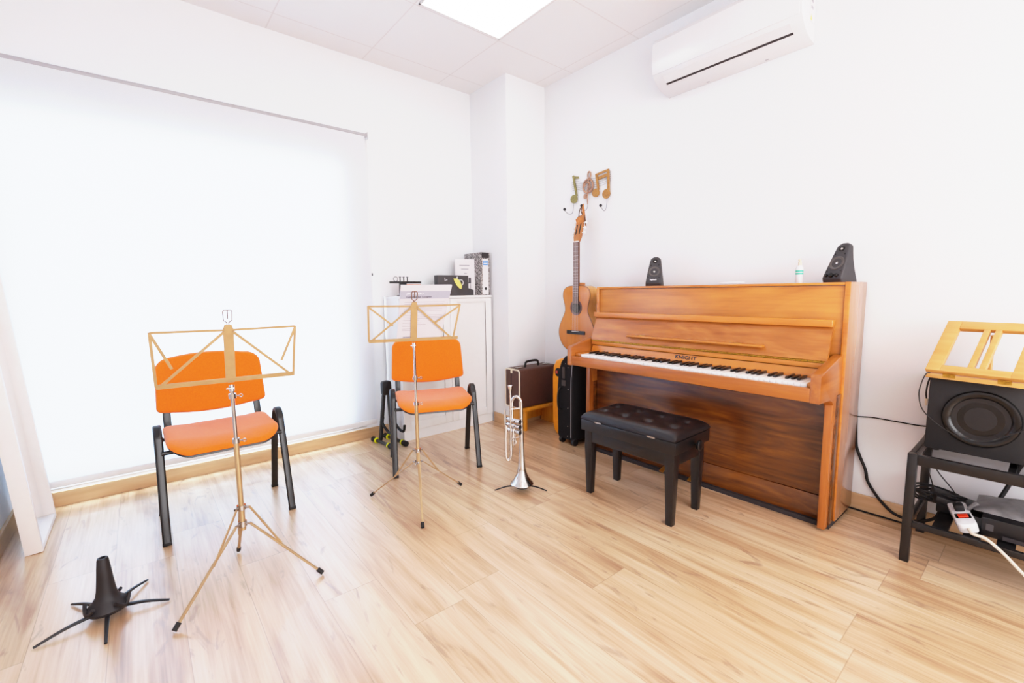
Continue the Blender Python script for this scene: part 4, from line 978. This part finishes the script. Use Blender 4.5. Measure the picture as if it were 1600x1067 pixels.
# ================================================================== CASES IN THE CORNER
t = thing('footstool', 'low orange pine stool standing under the brown suitcase', 'stool', (2.50, 2.75, 0))
part(t, 'top', bx(nb(), 2.318, 2.70, 2.655, 2.842, .160, .190, .003), M['stoolwood'], True)
part(t, 'side', bx(nb(), 2.330, 2.356, 2.662, 2.836, 0, .160, .002), M['stoolwood'], True); part(t, 'side', bx(nb(), 2.664, 2.690, 2.662, 2.836, 0, .160, .002), M['stoolwood'], True)
part(t, 'rail', bx(nb(), 2.356, 2.664, 2.815, 2.833, .04, .16, .002), M['stoolwood'], True)
t = thing('suitcase', 'dark brown hard suitcase with cream edging on the low orange stool', 'suitcase', (2.49, 2.75, .19))
S0, S1, T0, T1, Z0_, Z1_ = 2.272, 2.700, 2.662, 2.842, .1905, .508
b = nb(); bx(b, S0, S1, T0, T1, Z0_, Z1_, .018, 4); part(t, 'shell', b, M['brown'], True)
b = nb(); tube(b, [(S0 + .006, y_, z_) for y_, z_ in rrect(T1 - T0 - .012, Z1_ - Z0_ - .012, .02, 5, (T0 + T1) / 2, (Z0_ + Z1_) / 2)] + [(S0 + .006, T1 - .006, (Z0_ + Z1_) / 2 + (Z1_ - Z0_) / 2 - .026)], .0065, 8, cap=False); part(t, 'edging', b, M['cream'], True, label='cream edging')
b = nb(); bx(b, S0 - .0005, S0 + .001, T0 + .094, T0 + .097, Z0_ + .01, Z1_ - .01); part(t, 'seam', b, M['dark'], True)
b = nb(); bx(b, S0 - .003, S0 + .002, T0 + .085, T0 + .106, Z1_ - .035, Z1_ - .004, .001); part(t, 'end_clasp', b, M['cream'], True)
for x in (2.335, 2.635):
    b = nb(); bx(b, x - .028, x + .028, T0 + .055, T0 + .095, Z1_ - .002, Z1_ + .008, .003); part(t, 'latch', b, M['chrome'], True)
b = nb(); sweep(b, catmull([(2.405, T0 + .08, Z1_), (2.409, T0 + .08, Z1_ + .030), (2.425, T0 + .08, Z1_ + .043), (2.49, T0 + .08, Z1_ + .047), (2.535, T0 + .08, Z1_ + .043), (2.548, T0 + .08, Z1_ + .03), (2.552, T0 + .08, Z1_)], 6), rrect(.018, .011, .004, 3), up=(0, 1, 0)); part(t, 'handle', b, M['blackplastic'], True)

t = thing('orange_case', 'bright orange hard instrument case standing between the suitcase and the black case', 'case', (2.56, 2.40, 0))
b = nb(); pts = [(2.452, .012), (2.455, .0), (2.32, .0), (2.32, .612), (2.40, .612), (2.438, .585), (2.452, .54)]
pts = [(2.345, .002), (2.44, .002), (2.472, .03), (2.490, .10), (2.492, .45), (2.482, .54), (2.452, .592), (2.40, .610), (2.345, .610)]
prism(b, pts, 2.465, 2.72, YZ(0), .02, 4); part(t, 'shell', b, M['caseorange'], True)
b = nb(); rod(b, (2.464, 2.418, .50), (2.459, 2.418, .50), .034, n=28); em = part(t, 'emblem', b, M['gloss'], True, label='round black emblem')
b = nb(); bx(b, 2.457, 2.4595, 2.422, 2.445, .488, .512, .001); part(t, 'emblem_mark', b, M['palered'], True, under=em)

t = thing('wheeled_case', 'tall black cloth wheeled case standing beside the left end of the piano', 'case', (2.50, 2.19, 0))
b = nb(); prof2 = [(2.165, .035), (2.305, .035), (2.320, .06), (2.326, .40), (2.315, .53), (2.286, .61), (2.246, .655), (2.205, .665), (2.165, .665)]
prism(b, prof2, 2.352, 2.700, YZ(0), .014, 3); part(t, 'shell', b, M['cloth'], True)
b = nb(); pad(b, rrect(.30, .19, .03, 5, 2.53, .54), .008, .016, lambda x, z, w: (x, 2.165 + w, z), .02); part(t, 'flap_panel', b, M['clothg'], True)
b = nb(); pad(b, rrect(.32, .385, .04, 5, 2.53, .235), .010, .036, lambda x, z, w: (x, 2.165 + w, z), .025); part(t, 'pocket', b, M['clothg'], True, label='charcoal front pocket')
b = nb(); sweep(b, catmull([(2.352, 2.275, .415), (2.330, 2.278, .405), (2.322, 2.28, .36), (2.322, 2.28, .31), (2.330, 2.278, .268), (2.352, 2.275, .258)], 6), rrect(.022, .012, .004, 3), up=(0, 1, 0)); part(t, 'carry_handle', b, M['blackplastic'], True)
b = nb(); bx(b, 2.340, 2.353, 2.240, 2.262, .49, .575, .004); bx(b, 2.343, 2.353, 2.235, 2.27, .435, .478, .003); part(t, 'side_strap', b, M['clothg'], True)
b = nb(); tube(b, catmull([(2.351, 2.182, .06), (2.351, 2.182, .45), (2.352, 2.178, .53), (2.352, 2.172, .60)], 6), .0025, 6); part(t, 'zip', b, M['wire'], True)
b = nb()
for y_, z_ in ((2.21, .575), (2.21, .415), (2.212, .275), (2.212, .14), (2.214, .065), (2.235, .60)): bmesh.ops.create_uvsphere(b, u_segments=8, v_segments=6, radius=.0042, matrix=Matrix.Translation((2.351, y_, z_)))
part(t, 'rivets', b, M['chrome'], True)
for x in (2.372, 2.68):
    for y_ in (2.285, 2.165):
        b = nb(); rod(b, (x, y_ - .012, .026), (x, y_ + .012, .026), .026, n=20); part(t, 'wheel', b, M['wheel'], True)

# ================================================================== SIDE TABLE, SUBWOOFER, READING STAND
t = thing('side_table', 'black metal framed side table with a slatted shelf at the right edge', 'table', (2.53, .04, 0))
TX0, TX1, TY0, TY1, TZ = 2.345, 2.722, -.255, .336, .457
for x in (TX0, TX1 - .03):
    for y_ in (TY0, TY1 - .03): part(t, 'leg', bx(nb(), x, x + .03, y_, y_ + .03, 0, TZ, .0015), M['black'], True)
for a in ((TX0 + .002, TX0 + .02, TY0 + .03, TY1 - .03), (TX1 - .02, TX1 - .002, TY0 + .03, TY1 - .03), (TX0 + .03, TX1 - .03, TY0 + .002, TY0 + .02), (TX0 + .03, TX1 - .03, TY1 - .02, TY1 - .002)):
    part(t, 'apron', bx(nb(), a[0], a[1], a[2], a[3], TZ - .042, TZ, .001), M['black'], True)
part(t, 'cross_bar', bx(nb(), TX0 + .02, TX1 - .02, .045, .065, TZ - .025, TZ - .010), M['black'], True)
part(t, 'glass_top', bx(nb(), TX0 + .018, TX1 - .018, TY0 + .018, TY1 - .018, TZ - .009, TZ - .003), M['shadeglass'], True)
for a in ((TX0 + .004, TX0 + .022, TY0 + .03, TY1 - .03), (TX1 - .022, TX1 - .004, TY0 + .03, TY1 - .03), (TX0 + .022, TX1 - .022, TY0 + .004, TY0 + .022), (TX0 + .022, TX1 - .022, TY1 - .026, TY1 - .008)):
    part(t, 'shelf_rail', bx(nb(), a[0], a[1], a[2], a[3], .152, .176, .001), M['black'], True)
for k in range(6):
    y_ = .225 - .088 * k; part(t, 'slat', bx(nb(), TX0 + .022, TX1 - .022, y_ - .024, y_ + .024, .164, .174, .001), M['black'], True)

t = thing('subwoofer', 'large black cube subwoofer on the side table', 'subwoofer', (2.59, .155, TZ))
UX, UY0, UY1, UZ0, UZ1 = 2.468, .005, .305, TZ, .757
part(t, 'cabinet', bx(nb(), UX, 2.722, UY0, UY1, UZ0 + .006, UZ1, .004), M['subfelt'], True)
b = nb()
for x in (UX + .03, 2.69):
    for y_ in (UY0 + .03, UY1 - .03): rod(b, (x, y_, UZ0 - .003), (x, y_, UZ0 + .007), .014)
part(t, 'feet', b, M['rubber'], True)
SF = frame((UX, .152, .612), (0, -1, 0), (0, 0, 1))
b = nb(); lathe(b, [(.080, .002), (.084, .007), (.096, .012), (.106, .010), (.110, .004), (.110, -.001)], 56, SF); sr = part(t, 'driver_surround', b, M['gloss'], True)
b = nb(); lathe(b, [(0, .0035), (.030, .0025), (.060, .0015), (.082, .0035), (.082, 0), (0, 0)], 48, SF); part(t, 'driver_cone', b, M['blackplastic'], True)

# wooden reading stand on top of the subwoofer
rzB = math.radians(-10.7)
t = thing('reading_stand', 'honey wood tilted reading stand frame on top of the black subwoofer', 'book stand', (2.452, .318, .757), rzB + 0)
# local: x back (to the wall), -y to the right
WB = .285
b = nb(); bx(b, 0, .20, -WB, 0, 0.0005, .019, .002); part(t, 'base_board', b, M['standwood'])
for y_ in (-.072, -.225):
    b = nb(); bx(b, -.0015, .001, y_ - .018, y_ + .018, .008, .024); rod(b, (-.0015, y_ - .018, .021), (-.0015, y_ + .018, .021), .0028); part(t, 'hinge', b, M['brass'])
LF = frame((.004, 0, .021), (0, -1, 0), (.190, 0, .188))     # u right, v up the slope, w towards the reader
L_ = .268; d0, d1 = 0.0, .020; s = .045
fr_ = part(t, 'frame_side', prism(nb(), [(0, 0), (s, 0), (s, L_), (0, L_)], d0, d1, LF, .0015), M['standwood'])
part(t, 'frame_side', prism(nb(), [(WB - s, 0), (WB, 0), (WB, L_), (WB - s, L_)], d0, d1, LF, .0015), M['standwood'])
part(t, 'frame_rail', prism(nb(), [(s, 0), (WB - s, 0), (WB - s, .03), (s, .03)], d0, d1, LF, .0015), M['standwood'])
part(t, 'frame_rail', prism(nb(), [(s, L_ - .040), (WB - s, L_ - .040), (WB - s, L_), (s, L_)], d0, d1, LF, .0015), M['standwood'])
for u0 in (.118, .1505):
    part(t, 'mullion', prism(nb(), [(u0, .03), (u0 + .018, .03), (u0 + .018, L_ - .040), (u0, L_ - .040)], d0, d1, LF, .0015), M['standwood'])
b = nb(); pA = LF @ Vector((.1425, L_ - .05, 0)); sweep(b, [pA, Vector((.165, -.1425, .020))], rrect(.02, .010, .002, 2), up=(0, 1, 0)); part(t, 'prop', b, M['standwood'])

# ================================================================== THINGS ON THE SHELF
SZ = .174
t = thing('equipment_box', 'flat black electronics box on the table shelf', 'box', (2.52, 0, SZ))
b = nb(); bx(b, 2.41, 2.66, -.11, .118, SZ + .004, SZ + .078, .004); part(t, 'housing', b, M['blackplastic'], True)
b = nb(); bx(b, 2.408, 2.411, -.06, .06, SZ + .008, SZ + .022); part(t, 'vent', b, M['dark'], True)
b = nb(); bx(b, 2.4085, 2.4105, .085, .105, SZ + .03, SZ + .055); part(t, 'badge', b, M['boxgrey'], True)
b = nb()
for x in (2.43, 2.64):
    for y_ in (-.09, .10): rod(b, (x, y_, SZ), (x, y_, SZ + .005), .008)
part(t, 'feet', b, M['rubber'], True)
t = thing('plastic_bag', 'crumpled grey plastic bag lying on the black electronics box', 'bag', (2.56, .02, SZ + .08))
b = nb(); bmesh.ops.create_grid(b, x_segments=26, y_segments=30, size=1.0)
rr = random.Random(3); ph = [(rr.uniform(15, 50), rr.uniform(15, 50), rr.uniform(0, 6)) for _ in range(7)]
for v in b.verts:
    x, y_ = v.co.x, v.co.y
    e = max(0, 1 - abs(x) ** 4) * max(0, 1 - abs(y_) ** 4)
    X = 2.555 + x * .10; Y = .02 + y_ * .125; z = SZ + .080 + .028 * e ** .7
    for a, c, p in ph: z += .0035 * e * math.sin(a * X + c * Y + p)
    v.co = Vector((X, Y, max(z, SZ + .0795)))
part(t, 'film', b, M['bag'], True)
b = nb(); tube(b, catmull([(2.50, .14, SZ + .09), (2.48, .155, SZ + .075), (2.475, .165, SZ + .05)], 5), [.012, .010, .009, .008, .008, .007, .006, .006, .005, .005, .004][:11], 8); part(t, 'twisted_end', b, M['bag'], True)

t = thing('power_strip', 'white power strip with a red switch on the table shelf', 'power strip', (2.46, .18, SZ))
PF = frame((2.455, .172, SZ + .040), (-.78, -.25, -.10), (.25, -.85, .30))      # u length towards room, v across, w normal
b = nb(); prism(b, rrect(.175, .058, .018, 5), -.020, .018, PF, .006, 3); part(t, 'housing', b, M['whiteplastic'], True)
b = nb(); prism(b, rrect(.022, .030, .003, 3, .028, 0), .017, .023, PF, .002); part(t, 'switch', b, M['red'], True, label='red rocker switch')
b = nb(); prism(b, rrect(.034, .046, .004, 3, .026, 0), .016, .0195, PF, .001); part(t, 'switch_bezel', b, M['gloss'], True)
b = nb()
for u_ in (-.015, -.055): lathe(b, [(0, .0185), (.017, .0185), (.018, .0175), (.018, .016)], 24, PF @ Matrix.Translation((u_, 0, 0)))
part(t, 'socket', b, M['white'], True)
b = nb(); prism(b, rrect(.03, .03, .006, 3, -.02, .0), .018, .045, PF, .004); part(t, 'plug', b, M['rubber'], True, label='black plug')
e0 = PF @ Vector((.086, 0, 0))
b = nb(); tube(b, catmull([e0, e0 + Vector((-.03, -.012, -.004)), (2.34, .098, .196), (2.325, .05, .165), (2.31, .0, .12), (2.30, -.08, .05), (2.30, -.2, .006)], 6), .0055, 8); part(t, 'power_cord', b, M['whitecable'], True, label='white power cord')

t = thing('power_adapter', 'black power adapter with a bundled cord at the back of the table shelf', 'adapter', (2.56, .22, SZ))
b = nb(); xf(bx(b, -.05, .05, -.075, .075, -.016, .016, .006), Matrix.Translation((2.575, .205, SZ + .052)) @ Matrix.Rotation(.25, 4, 'X') @ Matrix.Rotation(.3, 4, 'Z')); part(t, 'brick', b, M['blackplastic'], True)
b = nb()
for k in range(7):
    o = .006 * (k - 3); pts = []
    for j in range(25):
        a = 2 * PI * j / 24; pts.append((2.575 + .040 * math.sin(a) + o * .6, .262 + (.075 + .002 * k) * math.cos(a), SZ + .050 + .010 * math.sin(2 * a + k) + .004 * k))
    tube(b, pts, .0042, 6)
part(t, 'cord_bundle', b, M['rubber'], True)
b = nb(); tube(b, catmull([(2.56, .15, SZ + .045), (2.55, .12, SZ + .05), (2.62, .09, SZ + .08), (2.68, .06, SZ + .16), (2.705, .04, .40)], 8), .0075, 8); part(t, 'cord', b, M['rubber'], True)
b = nb(); bx(b, 2.545, 2.61, .15, .26, SZ, SZ + .036, .004); part(t, 'support_block', b, M['blackplastic'], True)

def cable(name, pts, r, mat, label):
    p = catmull(pts, 8); b = nb(); base = Vector(pts[0]); tube(b, [v - base for v in p], r, 8)
    o = link(name, b, mat); o.location = base; return tag(o, label, 'cable')
cable('power_cable', [(2.738, .606, .645), (2.736, .600, .515), (2.733, .590, .351), (2.733, .576, .295), (2.733, .545, .221), (2.733, .531, .162), (2.728, .489, .100), (2.722, .439, .052), (2.715, .395, .036), (2.70, .335, .045), (2.66, .27, .10), (2.64, .25, .182)], .0068, M['rubber'], 'thick black cable hanging down the wall beside the piano')
cable('signal_cable', [(2.742, .600, .479), (2.742, .528, .487), (2.742, .443, .486), (2.742, .347, .486), (2.735, .28, .50)], .0028, M['rubber'], 'thin black cable running along the wall from the piano to the subwoofer')
cable('floor_cable', [(2.728, .70, .004), (2.728, .596, .004), (2.729, .487, .004), (2.729, .378, .004), (2.729, .20, .004), (2.725, -.2, .004)], .004, M['rubber'], 'thin black cable lying along the foot of the baseboard')
cable('microphone_cord', [(2.47, .29, .762), (2.445, .312, .776), (2.44, .327, .728), (2.438, .330, .68), (2.438, .315, .624), (2.438, .269, .575), (2.438, .211, .541), (2.438, .150, .539), (2.438, .093, .563), (2.438, .041, .60), (2.438, .0, .635), (2.46, -.01, .66)], .0021, M['blackplastic'], 'thin dark cord looping across the front of the subwoofer')
cable('short_cord', [(2.55, .312, .757), (2.53, .318, .72), (2.525, .320, .68), (2.53, .318, .655)], .003, M['blackplastic'], 'short dark cord with a pale plug at the left side of the subwoofer')
b = nb(); rod(b, (0, 0, 0), (.003, 0, -.03), .006, .004); pl = link('pale_plug', b, M['cream'], bpy.data.objects['short_cord']); pl.location = Vector((2.53, .318, .655)) - Vector((2.55, .312, .757))
cable('thin_wire', [(2.50, .29, .415), (2.55, .26, .34), (2.57, .22, .28), (2.575, .20, .245)], .0022, M['rubber'], 'upper of two thin wires hanging down to the adapter under the table')
cable('thin_wire', [(2.46, .295, .40), (2.50, .28, .33), (2.54, .27, .27), (2.56, .26, .235)], .0022, M['rubber'], 'lower of two thin wires hanging down to the adapter under the table')

# ================================================================== LIGHT, WORLD, CAMERA
def area(name, loc, rot, sx, sy, power, col=(1, 1, 1)):
    l = bpy.data.lights.new(name, 'AREA'); l.shape = 'RECTANGLE'; l.size = sx; l.size_y = sy; l.energy = power; l.color = col
    o = bpy.data.objects.new(name, l); COL.objects.link(o); o.location = loc; o.rotation_euler = rot; return o
area('daylight', ((WX0 + WX1) / 2, Y0 + .5, 1.3), (-PI / 2, 0, 0), 3.6, 3.2, 1350, (.64, .84, 1.0))
area('rear_fill_light', (0.7, YB + .30, 1.5), (math.radians(94), 0, 0), 2.4, 2.2, 125, (.975, .97, 1.0))  # unseen fill lamp added behind the camera to brighten the room
w = bpy.data.worlds.new('sky'); bpy.context.scene.world = w; w.use_nodes = True
bg = w.node_tree.nodes.get('Background') or w.node_tree.nodes.new('ShaderNodeBackground')
bg.inputs[0].default_value = (.85, .93, 1, 1); bg.inputs[1].default_value = 1.0

cam = bpy.data.cameras.new('camera'); co = bpy.data.objects.new('camera', cam); COL.objects.link(co)
yaw, pitch, roll = math.radians(50.4045), math.radians(-6.2539), math.radians(-0.63324)
f = Vector((math.cos(yaw) * math.cos(pitch), math.sin(yaw) * math.cos(pitch), math.sin(pitch)))
r = Vector((math.sin(yaw), -math.cos(yaw), 0)); u = r.cross(f)
r2 = r * math.cos(roll) + u * math.sin(roll); u2 = -r * math.sin(roll) + u * math.cos(roll)
mw = Matrix.Identity(4)
for i in range(3): mw[i][0] = r2[i]; mw[i][1] = u2[i]; mw[i][2] = -f[i]
mw[0][3], mw[1][3], mw[2][3] = 0, 0, 1.12
co.matrix_world = mw
cam.sensor_width = 36; cam.lens = 702.29 / 1600 * 36; cam.clip_start = .02
sc = bpy.context.scene; sc.camera = co
sc.view_settings.view_transform = 'Standard'; sc.view_settings.look = 'None'; sc.view_settings.exposure = 0.0
vs = sc.view_settings; vs.use_curve_mapping = True
cm = vs.curve_mapping; WL = 6.0; cm.white_level = (WL, WL, WL); cm.extend = 'HORIZONTAL'
cv = cm.curves[3]
pts = [(0, 0), (.02, .014), (.05, .042), (.2, .205), (.5, .545), (.8, .765), (1.0, .855), (1.4, .915), (2.0, .94), (3.0, .962), (5.0, 1.0)]
while len(cv.points) < len(pts): cv.points.new(.5, .5)
for p, (a, c) in zip(cv.points, pts): p.location = (min(1, a / WL / 0.86), c); p.handle_type = 'VECTOR'
cm.update()
